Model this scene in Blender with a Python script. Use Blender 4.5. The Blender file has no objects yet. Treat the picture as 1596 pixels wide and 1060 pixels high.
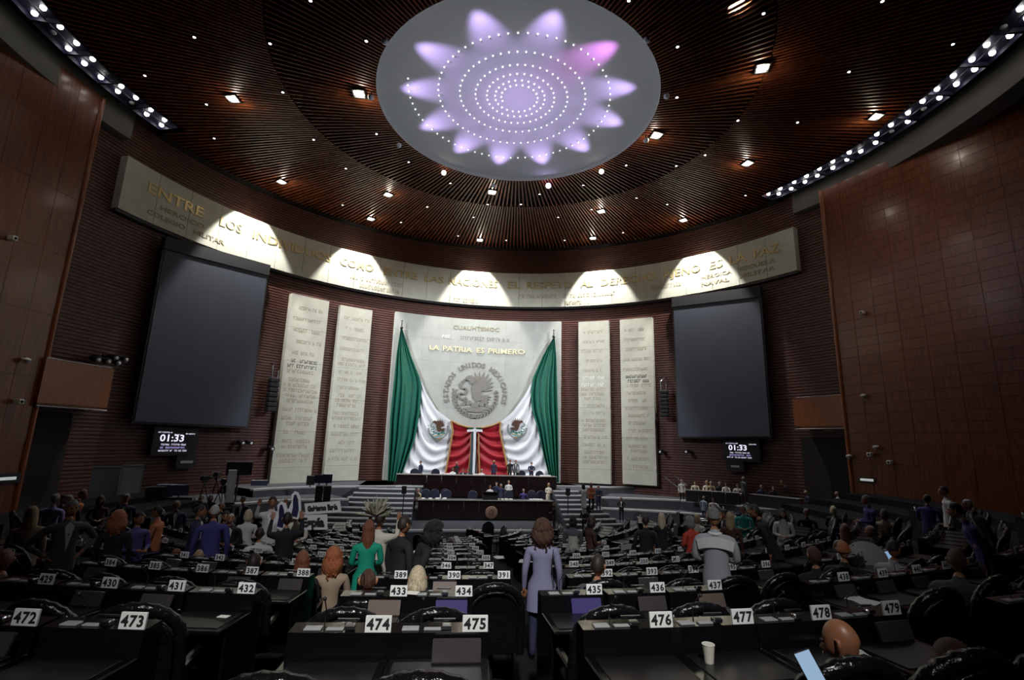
import bpy, bmesh, math, random
import numpy as np
from math import sin, cos, pi, radians, degrees, atan2, hypot, sqrt
from mathutils import Vector, Matrix
random.seed(7)
sc = bpy.context.scene
COL = sc.collection

# ------------------------------------------------------------------ camera
FPX, PITCH, ROLL = 775.49, .20427, .02713
_f = np.array([0, cos(PITCH), sin(PITCH)]); _r = np.array([1., 0, 0]); _u = np.cross(_r, _f)
RR = cos(ROLL) * _r + sin(ROLL) * _u
RU = -sin(ROLL) * _r + cos(ROLL) * _u
cd = bpy.data.cameras.new('camera'); cam = bpy.data.objects.new('camera', cd); COL.objects.link(cam)
cd.sensor_fit = 'HORIZONTAL'; cd.sensor_width = 36; cd.lens = FPX / 1596 * 36; cd.clip_start = .05; cd.clip_end = 200
M = Matrix(((RR[0], RU[0], -_f[0], 0), (RR[1], RU[1], -_f[1], 0), (RR[2], RU[2], -_f[2], 0), (0, 0, 0, 1)))
cam.matrix_world = M
sc.camera = cam

# ------------------------------------------------------------------ world and exposure
sc.view_settings.view_transform = 'Standard'; sc.view_settings.look = 'None'
sc.view_settings.gamma = 1; sc.view_settings.use_curve_mapping = False
sc.view_settings.exposure = 0.0
w = bpy.data.worlds.new('world'); sc.world = w; w.use_nodes = True
w.node_tree.nodes['Background'].inputs[0].default_value = (.6, .65, .8, 1)
w.node_tree.nodes['Background'].inputs[1].default_value = .0
sc.cycles.use_denoising = True
sc.cycles.max_bounces = 5; sc.cycles.diffuse_bounces = 3; sc.cycles.glossy_bounces = 3
sc.cycles.sample_clamp_indirect = 3
sc.cycles.use_light_tree = True

# ------------------------------------------------------------------ plan of the hall
AX = radians(-8.4)                       # azimuth of the hall's axis
AV = np.array([sin(AX), cos(AX)]); AU = np.array([cos(AX), -sin(AX)])
C0 = np.array([-.027, 21.515])           # centre of the round hall
RW = 22.4                                # radius of the stone fronts
S0 = np.array([-2.2, 22.5])              # centre of the seating rows
ZB, ZT = 12.21, 15.40                    # frieze
RC, ZC, RO, ZO = 22.15, 17.80, 6.695, 15.92
FL = -5.9                                # pit floor
AP = -5.2                                # apron at the foot of the stage

def sight(x, y):
    return RR * (x - 798) / FPX + RU * (530 - y) / FPX + _f
def at_z(x, y, z):
    d = sight(x, y); return d * z / d[2]
def at_y(x, y, Y):
    d = sight(x, y); return d * Y / d[1]
def at_r(x, y, R=RW):
    d = sight(x, y); a = d[:2] @ d[:2]; b = -2 * d[:2] @ C0; c = C0 @ C0 - R * R
    return d * (-b + sqrt(b * b - 4 * a * c)) / 2 / a
def at_v(x, y, v):
    d = sight(x, y); return d * ((v + C0 @ AV) / (d[:2] @ AV))
def uv_of(P):
    r = np.array(P[:2]) - C0; return r @ AU, r @ AV
def uv(u, v, z=0):
    p = C0 + u * AU + v * AV; return (p[0], p[1], z)
def pol(r, az, z):                       # az in degrees relative to the axis
    a = radians(az); return uv(r * sin(a), r * cos(a), z)
def az_of(P):
    u, v = uv_of(P); return degrees(atan2(u, v))
def azz(x, y, R=RW):
    P = at_r(x, y, R); return az_of(P), P[2]
def cone_z(r): return ZO + (r - RO) * (ZC - ZO) / (RC - RO)
def at_cone(x, y):
    d = sight(x, y); t = 20.
    for i in range(60):
        f = d[2] * t - cone_z(hypot(*(d[:2] * t - C0))); t2 = t + .01
        g = d[2] * t2 - cone_z(hypot(*(d[:2] * t2 - C0))); t -= f / ((g - f) / .01)
    P = d * t; u, v = uv_of(P); return hypot(u, v), degrees(atan2(u, v))

# ------------------------------------------------------------------ lights of the hall
def spot(name, loc, target, power, color, size, blend=.5, radius=.1):
    l = bpy.data.lights.new(name, 'SPOT'); l.energy = power; l.color = color; l.spot_size = radians(size); l.spot_blend = blend
    l.shadow_soft_size = radius
    o = bpy.data.objects.new(name, l); COL.objects.link(o); o.location = loc
    o.rotation_euler = (Vector(target) - Vector(loc)).to_track_quat('-Z', 'Y').to_euler()
    return o
WARM = (1, .86, .66); NEUT = (.95, .97, 1); COOL = (.78, .86, 1)
# wall washers over the frieze
for az in (-49.4, -27.8, -.4, 28.4, 50.4):
    spot('frieze_washer', pol(20.35, az, 17.55), pol(22.4, az, 11.7), 6500, (1, .97, .90), 67, .3, .08)
# lamps of the ceiling
LUM = [(363, 152), (605, 302), (767, 298), (937, 328), (1165, 253), (1188, 104), (1023, 209), (560, 144), (1365, 180),
       (439, 282), (578, 340), (748, 373), (924, 370), (1065, 342)]
for i, q in enumerate(LUM):
    r, az = at_cone(*q); z = cone_z(r)
    l = bpy.data.lights.new('ceiling_flood', 'POINT'); l.energy = 42; l.color = WARM; l.shadow_soft_size = .1
    o = bpy.data.objects.new('ceiling_flood', l); COL.objects.link(o); o.location = pol(r, az, z - .3)
    if i < 8: P = pol(r, az, z - .35); spot('ceiling_flood_down', P, (P[0], P[1] - 2, -5), 1300, (.95, .95, 1), 80, 1, .3)
# banks of stage light on both sides of the ceiling: aimed at the stage
for s, az in ((-1, -76), (-1, -90), (1, 74), (1, 88)):
    spot('bank_light', pol(20.9, az, 17.0), pol(22.4, s * -4, 1), 13500, NEUT, 52, .8, .35)
for az in (-84, 84):
    spot('bank_light_seats', pol(20.9, az, 17.2), uv(0, 0, -5), 700, COOL, 84, .8, .35)
# unseen wood wall lights: one for the warm patch, two weaker added fills
spot('unseen_wall_light', uv(7, -7, 16.6), tuple(at_r(1425, 440, 23)), 15000, WARM, 34, 1, .4)
spot('unseen_wall_light', uv(6, -2, 16.5), uv(23, -1, 2), 3400, WARM, 62, 1, .3)
spot('unseen_wall_light', pol(17.5, -98, 16.6), uv(-22, 2, 6), 500, WARM, 50, 1, .2)
# house light from the ceiling behind the camera on to the middle seats
spot('house_light', (.6, -9, 13.0), (-.5, 5.0, -2), 10500, (1, .97, .92), 19, 1, .25)
spot('house_light', (1, -8, 13.0), (-.5, 14, -3.5), 6500, (.95, .97, 1), 38, 1, .3)
# projectors on the rim of the disc
for i, q in enumerate(((617, 65), (590, 145), (623, 218), (683, 267), (766, 293), (858, 288), (942, 262), (1003, 210), (1026, 143), (991, 63), (877, 7), (727, 3))):
    r, az = at_cone(*q)
    spot('disc_projector', pol(6.6, az, ZO - .62), pol(3.9, az, ZO + .55), 950, (.58, .42, 1) if i != 9 else (.8, .25, 1), 44, 1, .12)
spot('disc_fill', pol(0, 0, ZO - 7), pol(0, 0, ZO), 680, (.78, .84, 1), 100, .2, .5)
# ------------------------------------------------------------------ materials
MATS = {}
def mat(name, col, rough=.6, metal=0, spec=.5, emit=None, es=1, vary=0, scale=4, bump=0, bscale=40, stretch=(1, 1, 1), coat=0, each=0):
    m = bpy.data.materials.new(name); m.use_nodes = True; nt = m.node_tree; b = nt.nodes['Principled BSDF']
    b.inputs['Base Color'].default_value = (*col, 1); b.inputs['Roughness'].default_value = rough
    b.inputs['Metallic'].default_value = metal; b.inputs['Specular IOR Level'].default_value = spec
    if coat: b.inputs['Coat Weight'].default_value = coat; b.inputs['Coat Roughness'].default_value = .15
    if emit: b.inputs['Emission Color'].default_value = (*emit, 1); b.inputs['Emission Strength'].default_value = es
    if vary or bump:
        tc = nt.nodes.new('ShaderNodeTexCoord'); mp = nt.nodes.new('ShaderNodeMapping'); mp.inputs['Scale'].default_value = stretch
        nt.links.new(tc.outputs['Object'], mp.inputs[0])
        if each:                         # every board has its own grain
            oi = nt.nodes.new('ShaderNodeObjectInfo'); ml = nt.nodes.new('ShaderNodeMath'); ml.operation = 'MULTIPLY'; ml.inputs[1].default_value = 97.
            nt.links.new(oi.outputs['Random'], ml.inputs[0]); nt.links.new(ml.outputs[0], mp.inputs['Location'])
    if vary:
        n = nt.nodes.new('ShaderNodeTexNoise'); n.inputs['Scale'].default_value = scale; n.inputs['Detail'].default_value = 5
        nt.links.new(mp.outputs[0], n.inputs['Vector'])
        r = nt.nodes.new('ShaderNodeValToRGB'); r.color_ramp.elements[0].position = .3; r.color_ramp.elements[1].position = .7
        r.color_ramp.elements[0].color = (*[c * (1 - vary) for c in col], 1); r.color_ramp.elements[1].color = (*[min(1, c * (1 + vary)) for c in col], 1)
        nt.links.new(n.outputs[0], r.inputs[0]); nt.links.new(r.outputs[0], b.inputs['Base Color'])
    if bump:
        n = nt.nodes.new('ShaderNodeTexNoise'); n.inputs['Scale'].default_value = bscale; n.inputs['Detail'].default_value = 3
        nt.links.new(mp.outputs[0], n.inputs['Vector'])
        bp = nt.nodes.new('ShaderNodeBump'); bp.inputs['Strength'].default_value = bump; bp.inputs['Distance'].default_value = .02
        nt.links.new(n.outputs[0], bp.inputs['Height']); nt.links.new(bp.outputs[0], b.inputs['Normal'])
    MATS[name] = m; return m
def cl(name, col, rough=.8, **k):
    if name not in MATS: mat(name, col, rough, **k)
    return MATS[name]
BRICK = mat('dark_brick', (.085, .030, .022), .55, vary=.45, scale=3, stretch=(1, 1, 5))
WOOD = mat('red_veneer', (.125, .031, .008), .35, vary=.6, scale=3.5, stretch=(6, 6, .22), coat=.2, each=1)
WOOD2 = mat('red_veneer_light', (.22, .062, .015), .35, vary=.2, scale=3, stretch=(5, 5, .4), coat=.2)
SLAT = mat('slat_wood', (.17, .045, .016), .42, spec=.4, vary=.4, scale=2, each=1)
VOID = mat('ceiling_void', (.012, .008, .007), .9)
STONE = mat('pale_limestone', (.50, .50, .43), .75, vary=.08, scale=1.5, bump=.15, bscale=6)
STONE_C = mat('grey_limestone', (.44, .46, .43), .75, vary=.07, scale=1.2, bump=.15, bscale=5)
STONE_D = mat('relief_stone', (.24, .23, .205), .8, vary=.1, scale=6)
GOLD = mat('gilded_letters', (.62, .50, .26), .35, metal=.6)
INK = mat('faded_inscription', (.33, .30, .21), .8)
INKD = mat('dark_inscription', (.035, .033, .03), .8)
INKW = mat('white_inscription', (.85, .85, .82), .6)
CONC = mat('grey_concrete', (.085, .08, .072), .85, vary=.1, scale=1)
SHELL = mat('disc_plaster', (.52, .53, .50), .9)
BLACK = mat('black_metal', (.012, .012, .014), .45)
NAVYB = mat('bank_housing', (.012, .012, .035), .5)
CARPET = mat('grey_carpet', (.055, .058, .07), .95, vary=.12, scale=3)
TREAD = mat('step_nosing', (.42, .43, .44), .7)
TIER = mat('tier_face', (.065, .07, .082), .8, vary=.1, scale=2)
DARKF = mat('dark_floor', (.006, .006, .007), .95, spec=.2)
DESKW = mat('dark_lacquered_wood', (.010, .004, .004), .3, vary=.2, scale=4)
LACQ = mat('black_lacquer', (.004, .004, .005), .16, spec=.4, coat=.15)
LEATH = mat('black_leather', (.006, .006, .008), .20, spec=.45, bump=.6, bscale=28)
CHROME = mat('chrome', (.55, .56, .58), .22, metal=1)
PLATE = mat('white_plate', (.80, .80, .80), .5)
PAPER = mat('paper', (.80, .79, .74), .7)
SCR_OFF = mat('tablet_glass', (.05, .045, .045), .15)
SCR_ON = mat('tablet_lit', (.02, .02, .05), .2, emit=(.10, .08, .30), es=.3)
SCR_BR = mat('tablet_glass_brown', (.13, .10, .085), .3)
PSCR = mat('projection_screen', (.055, .065, .095), .8, vary=.06, scale=.5)
LAMP = mat('lamp_white', (1, 1, 1), .5, emit=(1, .97, .92), es=9)
LAMPW = mat('lamp_warm', (1, 1, 1), .5, emit=(1, .90, .72), es=40)
LAMPV = mat('lamp_violet', (1, 1, 1), .5, emit=(.55, .45, 1), es=25)
LEDD = mat('led_dot', (1, 1, 1), .5, emit=(.95, .95, 1), es=1.8)
GREEN = mat('flag_green', (.0, .105, .066), .6, vary=.1)
WHITE = mat('flag_white', (.72, .75, .80), .6)
RED = mat('flag_red', (.34, .006, .018), .55)
FRING = mat('gold_fringe', (.40, .22, .08), .6)
BRASS = mat('brass', (.45, .30, .12), .35, metal=.8)
WPLAS = mat('white_plastic', (.75, .75, .72), .4)
GPLAS = mat('grey_board', (.16, .17, .19), .7)
LGPLAS = mat('light_board', (.45, .47, .50), .7)
CLOTHB = mat('black_cloth', (.010, .010, .014), .8)
LEDTXT = mat('lit_text', (0, 0, 0), .5, emit=(.80, .78, 1), es=1.2)
LEDTXT2 = mat('lit_text_violet', (0, 0, 0), .5, emit=(.55, .42, .95), es=1.0)
BANW = mat('banner_white', (.92, .93, .94), .6)
CUP = mat('cup_paper', (.62, .60, .52), .6)

# ------------------------------------------------------------------ mesh building
class MB:
    def __init__(s): s.v = []; s.f = []; s.m = []; s.mi = 0; s.sm = []
    def add(s, vs, fs, smooth=False):
        b = len(s.v); s.v += [tuple(map(float, p)) for p in vs]
        for f in fs: s.f.append(tuple(i + b for i in f)); s.m.append(s.mi); s.sm.append(smooth)
    def box(s, c, d, rz=0, rx=0, bev=0):
        x, y, z = d[0] / 2, d[1] / 2, d[2] / 2
        if bev:
            b = min(bev, x * .9, y * .9, z * .9); vs = []
            for zz, ins in ((-z, b), (-z + b, 0), (z - b, 0), (z, b)):
                for sx, sy in ((-1, -1), (1, -1), (1, 1), (-1, 1)):
                    vs.append((sx * (x - ins), sy * (y - ins), zz))
            fs = [(3, 2, 1, 0), (12, 13, 14, 15)]
            for k in range(3):
                for i in range(4): fs.append((4 * k + i, 4 * k + (i + 1) % 4, 4 * k + 4 + (i + 1) % 4, 4 * k + 4 + i))
        else:
            vs = [(-x, -y, -z), (x, -y, -z), (x, y, -z), (-x, y, -z), (-x, -y, z), (x, -y, z), (x, y, z), (-x, y, z)]
            fs = [(3, 2, 1, 0), (4, 5, 6, 7), (0, 1, 5, 4), (1, 2, 6, 5), (2, 3, 7, 6), (3, 0, 4, 7)]
        R = Matrix.Rotation(rz, 3, 'Z') @ Matrix.Rotation(rx, 3, 'X')
        s.add([R @ Vector(p) + Vector(c) for p in vs], fs); return s
    def hexa(s, p8):
        s.add(p8, [(3, 2, 1, 0), (4, 5, 6, 7), (0, 1, 5, 4), (1, 2, 6, 5), (2, 3, 7, 6), (3, 0, 4, 7)]); return s
    def tube(s, pts, r, n=8, caps=True, rs=None):
        pts = [Vector(p) for p in pts]; rings = []
        up = None
        for i, p in enumerate(pts):
            t = (pts[min(i + 1, len(pts) - 1)] - pts[max(i - 1, 0)]).normalized()
            if up is None: up = t.orthogonal().normalized()
            up = (up - t * up.dot(t))
            up = up.normalized() if up.length > 1e-5 else t.orthogonal().normalized()
            q = t.cross(up); rr = rs[i] if rs else r
            rings.append([p + (up * cos(2 * pi * k / n) + q * sin(2 * pi * k / n)) * rr for k in range(n)])
        vs = [v for R in rings for v in R]; fs = []
        for i in range(len(pts) - 1):
            for k in range(n): fs.append((i * n + k, i * n + (k + 1) % n, (i + 1) * n + (k + 1) % n, (i + 1) * n + k))
        s.add(vs, fs, True)
        if caps:
            s.add(rings[0], [tuple(range(n - 1, -1, -1))]); s.add(rings[-1], [tuple(range(n))])
        return s
    def lathe(s, prof, n=16, c=(0, 0, 0), smooth=True):
        vs = [(c[0] + r * cos(2 * pi * k / n), c[1] + r * sin(2 * pi * k / n), c[2] + z) for r, z in prof for k in range(n)]; fs = []
        for i in range(len(prof) - 1):
            for k in range(n): fs.append((i * n + k, i * n + (k + 1) % n, (i + 1) * n + (k + 1) % n, (i + 1) * n + k))
        s.add(vs, fs, smooth)
        if prof[0][0] > 1e-4: s.add(vs[:n], [tuple(range(n - 1, -1, -1))])
        if prof[-1][0] > 1e-4: s.add(vs[-n:], [tuple(range(n))])
        return s
    def sphere(s, c, r, n=10, m=7, sc3=(1, 1, 1)):
        vs = [(c[0] + r * sc3[0] * sin(pi * j / m) * cos(2 * pi * k / n), c[1] + r * sc3[1] * sin(pi * j / m) * sin(2 * pi * k / n), c[2] + r * sc3[2] * cos(pi * j / m)) for j in range(m + 1) for k in range(n)]
        fs = [(j * n + k, (j + 1) * n + k, (j + 1) * n + (k + 1) % n, j * n + (k + 1) % n) for j in range(m) for k in range(n)]
        s.add(vs, fs, True); return s
    def prism(s, lo, hi):                # two matching loops of points
        n = len(lo); s.add(list(lo) + list(hi), [tuple(range(n - 1, -1, -1)), tuple(range(n, 2 * n))] + [(i, (i + 1) % n, n + (i + 1) % n, n + i) for i in range(n)]); return s
    def grid(s, fn, nu, nv, smooth=True, thick=None):
        vs = [fn(i / nu, j / nv) for j in range(nv + 1) for i in range(nu + 1)]
        fs = [(j * (nu + 1) + i, j * (nu + 1) + i + 1, (j + 1) * (nu + 1) + i + 1, (j + 1) * (nu + 1) + i) for j in range(nv) for i in range(nu)]
        s.add(vs, fs, smooth); return s
    def mesh(s, name, mats):
        me = bpy.data.meshes.new(name); me.from_pydata(s.v, [], s.f)
        mats = mats if isinstance(mats, (list, tuple)) else [mats]
        for m in mats: me.materials.append(m)
        me.polygons.foreach_set('material_index', s.m); me.polygons.foreach_set('use_smooth', s.sm)
        me.update(); return me
def link(name, me, parent=None, loc=None, rz=None):
    o = bpy.data.objects.new(name, me); COL.objects.link(o)
    if loc is not None: o.location = loc
    if rz is not None: o.rotation_euler = (0, 0, rz)
    if parent: o.parent = parent
    return o
def build(mb, name, mats, parent=None, loc=None, rz=None): return link(name, mb.mesh(name, mats), parent, loc, rz)
def tag(o, label=None, cat=None, group=None, kind=None):
    if label: o['label'] = label
    if cat: o['category'] = cat
    if group: o['group'] = group
    if kind: o['kind'] = kind
    return o
def empty(name, loc, rz=0):
    o = bpy.data.objects.new(name, None); COL.objects.link(o); o.location = loc; o.rotation_euler = (0, 0, rz); o.empty_display_size = .2; return o
def struct(o): o['kind'] = 'structure'; return o
def copy_tree(o, parent=None):
    c = o.copy(); COL.objects.link(c); c.parent = parent
    for ch in KIDS.get(o.name, []): copy_tree(ch, c)
    return c
KIDS = {}
def index_kids(*roots):
    for r in roots:
        KIDS[r.name] = [c for c in COL.objects if c.parent == r]
        index_kids(*KIDS[r.name])
# lettering: font outlines as flat meshes (x, y in metres, centred or left)
_txt = {}
def text_mesh(body, size=1, bold=0, align='CENTER', sx=1):
    key = (body, size, bold, align, sx)
    if key in _txt: return _txt[key]
    cu = bpy.data.curves.new('t', 'FONT'); cu.body = body; cu.size = size; cu.align_x = align; cu.offset = bold; cu.resolution_u = 2
    cu.space_character = 1.0
    o = bpy.data.objects.new('t', cu); COL.objects.link(o)
    me = bpy.data.meshes.new_from_object(o.evaluated_get(bpy.context.evaluated_depsgraph_get()))
    v = [(p.co.x * sx, p.co.y) for p in me.vertices]; f = [tuple(p.vertices) for p in me.polygons]
    bpy.data.objects.remove(o); bpy.data.curves.remove(cu); bpy.data.meshes.remove(me)
    _txt[key] = (v, f); return v, f
def text_on(mb, body, size, fn, bold=0, align='CENTER', sx=1, depth=None):
    """fn(x, y, d) -> point; d = height above the surface"""
    v, f = text_mesh(body, size, bold, align, sx)
    d = depth or 0
    mb.add([fn(x, y, d) for x, y in v], f)
    if depth:
        ed = {}
        for q in f:
            for i in range(len(q)):
                e = (q[i], q[(i + 1) % len(q)]); ed[e] = 1
        for a, b in list(ed):
            if (b, a) not in ed:
                mb.add([fn(*v[a], 0), fn(*v[b], 0), fn(*v[b], d), fn(*v[a], d)], [(0, 1, 2, 3)])
def blobs(mb, x0, x1, y, h, fn, rnd, d=.01):
    """a line of worn, unreadable lettering as small raised strokes"""
    x = x0
    while x < x1 - h * .4:
        wd = h * rnd.uniform(.35, .6)
        if rnd.random() < .14: x += h * .6; continue
        k = rnd.random()
        rects = [(x, y - h / 2, x + wd * .28, y + h / 2)]
        if k < .6: rects.append((x + wd * .28, y + h * .32, x + wd, y + h / 2))
        if k > .3: rects.append((x + wd * .28, y - h / 2, x + wd, y - h * .32))
        if k > .5: rects.append((x + wd * .72, y - h * .32, x + wd, y + h * .32))
        for a, b, c, e in rects: mb.add([fn(a, b, d), fn(c, b, d), fn(c, e, d), fn(a, e, d)], [(0, 1, 2, 3)])
        x += wd + h * .22
# ------------------------------------------------------------------ people
SKIN = cl('skin_tan', (.36, .155, .08), .38); SKIN2 = cl('skin_light', (.50, .30, .21), .55); EYE = cl('eye_dark', (.02, .015, .01), .3)
def skin_body(chains, name):
    """chains: list of lists of (x, y, z, radius, region); first chain is the trunk tree given with parent indices"""
    me = bpy.data.meshes.new(name); vs, es, rad, reg, roots = [], [], [], [], []
    for ch in chains:
        base = len(vs)
        for i, (p, r, rg, par) in enumerate(ch):
            vs.append(p); rad.append(r); reg.append(rg)
            if par is None: roots.append(len(vs) - 1)
            else: es.append((base + par, len(vs) - 1))
    me.from_pydata(vs, es, []); o = bpy.data.objects.new(name, me); COL.objects.link(o)
    m = o.modifiers.new('s', 'SKIN'); m.use_smooth_shade = True; m.branch_smoothing = .4
    if not me.skin_vertices: me.skin_vertices.new()
    sv = me.skin_vertices[0].data
    for i, r in enumerate(rad): sv[i].radius = r if isinstance(r, tuple) else (r, r); sv[i].use_root = i in roots
    s = o.modifiers.new('d', 'SUBSURF'); s.levels = 1; s.render_levels = 1
    out = bpy.data.meshes.new_from_object(o.evaluated_get(bpy.context.evaluated_depsgraph_get()))
    bpy.data.objects.remove(o); bpy.data.meshes.remove(me)
    # material region from the nearest bone
    P = np.array(vs); E = np.array(es); regs = np.array([reg[b] for a, b in es])
    A = P[E[:, 0]]; B = P[E[:, 1]]; D = B - A; LL = (D ** 2).sum(1) + 1e-9
    rr = np.array([max(rad[b]) if isinstance(rad[b], tuple) else rad[b] for a, b in es])
    mi = []
    for p in out.polygons:
        c = np.array(p.center); t = np.clip(((c - A) * D).sum(1) / LL, 0, 1); d = np.linalg.norm(c - (A + D * t[:, None]), axis=1) - rr
        mi.append(int(regs[int(d.argmin())]))
    return [tuple(v.co) for v in out.vertices], [tuple(p.vertices) for p in out.polygons], mi
def head_mesh(c, yaw=0, pitch=0, female=False, detail=1):
    n, m = 20 * detail, 14 * detail; vs, fs, mi = [], [], []
    R = Matrix.Rotation(yaw, 3, 'Z') @ Matrix.Rotation(pitch, 3, 'X')
    for j in range(m + 1):
        for i in range(n):
            ph = pi * j / m; th = 2 * pi * i / n; x, y, z = sin(ph) * sin(th), sin(ph) * cos(th), cos(ph)
            sx, sy, sz = .075, .096, .118
            if z < 0: sx *= 1 - .28 * z * z * 1.2; sy *= 1 - .10 * z * z
            X, Y, Z = x * sx, y * sy - (.012 if z > 0 else 0), z * sz
            if y > .5 and abs(x) < .25 and -.35 < z < .15: Y += .022 * (1 - abs(x) / .25) * (1 - abs(z + .18) / .33 if abs(z + .18) < .33 else 0)
            if y > .5 and .12 < abs(x) < .55 and -.02 < z < .2: Y -= .007
            if y > .5 and -.75 < z < -.45 and abs(x) < .4: Y += .006
            if y > .3 and z < -.8: Y += .012
            vs.append(R @ Vector((X, Y, Z)) + Vector(c))
    for j in range(m):
        for i in range(n):
            fs.append((j * n + i, j * n + (i + 1) % n, (j + 1) * n + (i + 1) % n, (j + 1) * n + i)); mi.append(0)
    mb = MB()
    for s in (-1, 1):
        mb.sphere((s * .030, .080, .012), .013, 8, 6)
    k = len(vs); vs += [R @ Vector(p) + Vector(c) for p in mb.v]; fs += [tuple(i + k for i in f) for f in mb.f]; mi += [4] * len(mb.f)
    mb = MB()
    for s in (-1, 1):
        mb.tube([(s * .072, -.005, -.035), (s * .086, -.018, -.01), (s * .088, -.022, .02), (s * .076, -.006, .03)], .010, 6, rs=[.008, .012, .013, .007])
    mb.tube([(-.024, .093, -.058), (0, .100, -.056), (.024, .093, -.058)], .006, 6)
    k = len(vs); vs += [R @ Vector(p) + Vector(c) for p in mb.v]; fs += [tuple(i + k for i in f) for f in mb.f]; mi += [0] * len(mb.f)
    return vs, fs, mi
def hair_mesh(c, style, yaw=0, pitch=0):
    mb = MB(); R = Matrix.Rotation(yaw, 3, 'Z') @ Matrix.Rotation(pitch, 3, 'X'); rnd = random.Random(len(style))
    def cap(zcut, g, back=0.0, top=.012, wav=0):
        n, m = 22, 12
        def fn(s, t):
            th = 2 * pi * s; lim = zcut(th); ph = t * lim
            x, y, z = sin(ph) * sin(th), sin(ph) * cos(th), cos(ph)
            q = 1 + wav * sin(9 * th + 5 * ph) * sin(ph * 3)
            sz = .118 + top
            return (x * (.075 + g) * q, y * (.096 + g) * q - .012 - back * max(0, -y), z * sz)
        mb.grid(fn, n, m)
    if style == 'short': cap(lambda th: 1.02 + .95 * (.5 - .5 * cos(th)) ** .8, .010)
    elif style == 'bald': cap(lambda th: .9 + 1.0 * (.5 - .5 * cos(th)) ** 1.2, .004, top=.003)
    else:
        L = {'long': .40, 'bob': .16, 'curly': .26, 'bigcurly': .24}[style]; cur = 'curly' in style; g = .016 + (.026 if cur else 0) + (.012 if style == 'bigcurly' else 0)
        cap(lambda th: 1.0 + .95 * (.5 - .5 * cos(th)) ** .6, g, .01, .02 + (.015 if cur else 0), .05 if cur else .01)
        def sheet(s, t):
            th = pi * .32 + (2 * pi - .64 * pi) * s; z = -.0 - L * t
            fl = 1 + (.22 if cur else .10) * sin(pi * min(1, t * 1.1)) - .35 * t ** 3; wv = 1 + (.09 if cur else .03) * sin(11 * th + 9 * t * (2 if cur else .4))
            return (sin(th) * (.075 + g + .004) * fl * wv, cos(th) * (.096 + g) * fl * wv - .012 - .02 * t, z)
        mb.grid(sheet, 26, 12)
        if cur:
            for i in range(70 if style == 'bigcurly' else 40):
                th = rnd.uniform(.35 * pi, 1.65 * pi); z = rnd.uniform(-L * .95, .11); q = sqrt(max(0, 1 - (max(z, 0) / .14) ** 2)); r0 = (.090 + g * .8) * q
                p = Vector((sin(th) * r0, cos(th) * (r0 + .018) - .015, z)); pts = [p + Vector((rnd.uniform(-.014, .014), rnd.uniform(-.014, .014), -.012 * kk)) for kk in range(5)]
                mb.tube(pts, .009, 5)
    mb.v = [tuple(R @ Vector(p) + Vector(c)) for p in mb.v]; return mb
def hand(w, d, side, curl=.3):
    """palm and five separate fingers, rooted inside the palm; w wrist point, d direction of the hand"""
    d = Vector(d).normalized(); sd = d.cross(Vector((0, 0, 1)) if abs(d.z) < .8 else Vector((0, 1, 0))).normalized() * side; nn = d.cross(sd).normalized()
    w = Vector(w); ch = []
    for k, (off, L) in enumerate(((-.027, .066), (-.009, .076), (.009, .072), (.026, .058))):
        a = w + d * .055 + sd * off; b = w + d * (.055 + .04 + L * .35) + sd * off * 1.1; c = b + d * L * .5 * cos(curl) + nn * L * .5 * sin(curl)
        ch.append([(tuple(a), .010, 0, None), (tuple(b), .009, 0, 0), (tuple(c), .0075, 0, 1)])
    a = w + d * .02; b = a + d * .03 - sd * .04; c = b + d * .035 - sd * .012
    ch.append([(tuple(a), .012, 0, None), (tuple(b), .010, 0, 0), (tuple(c), .008, 0, 1)])
    return ch
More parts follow.
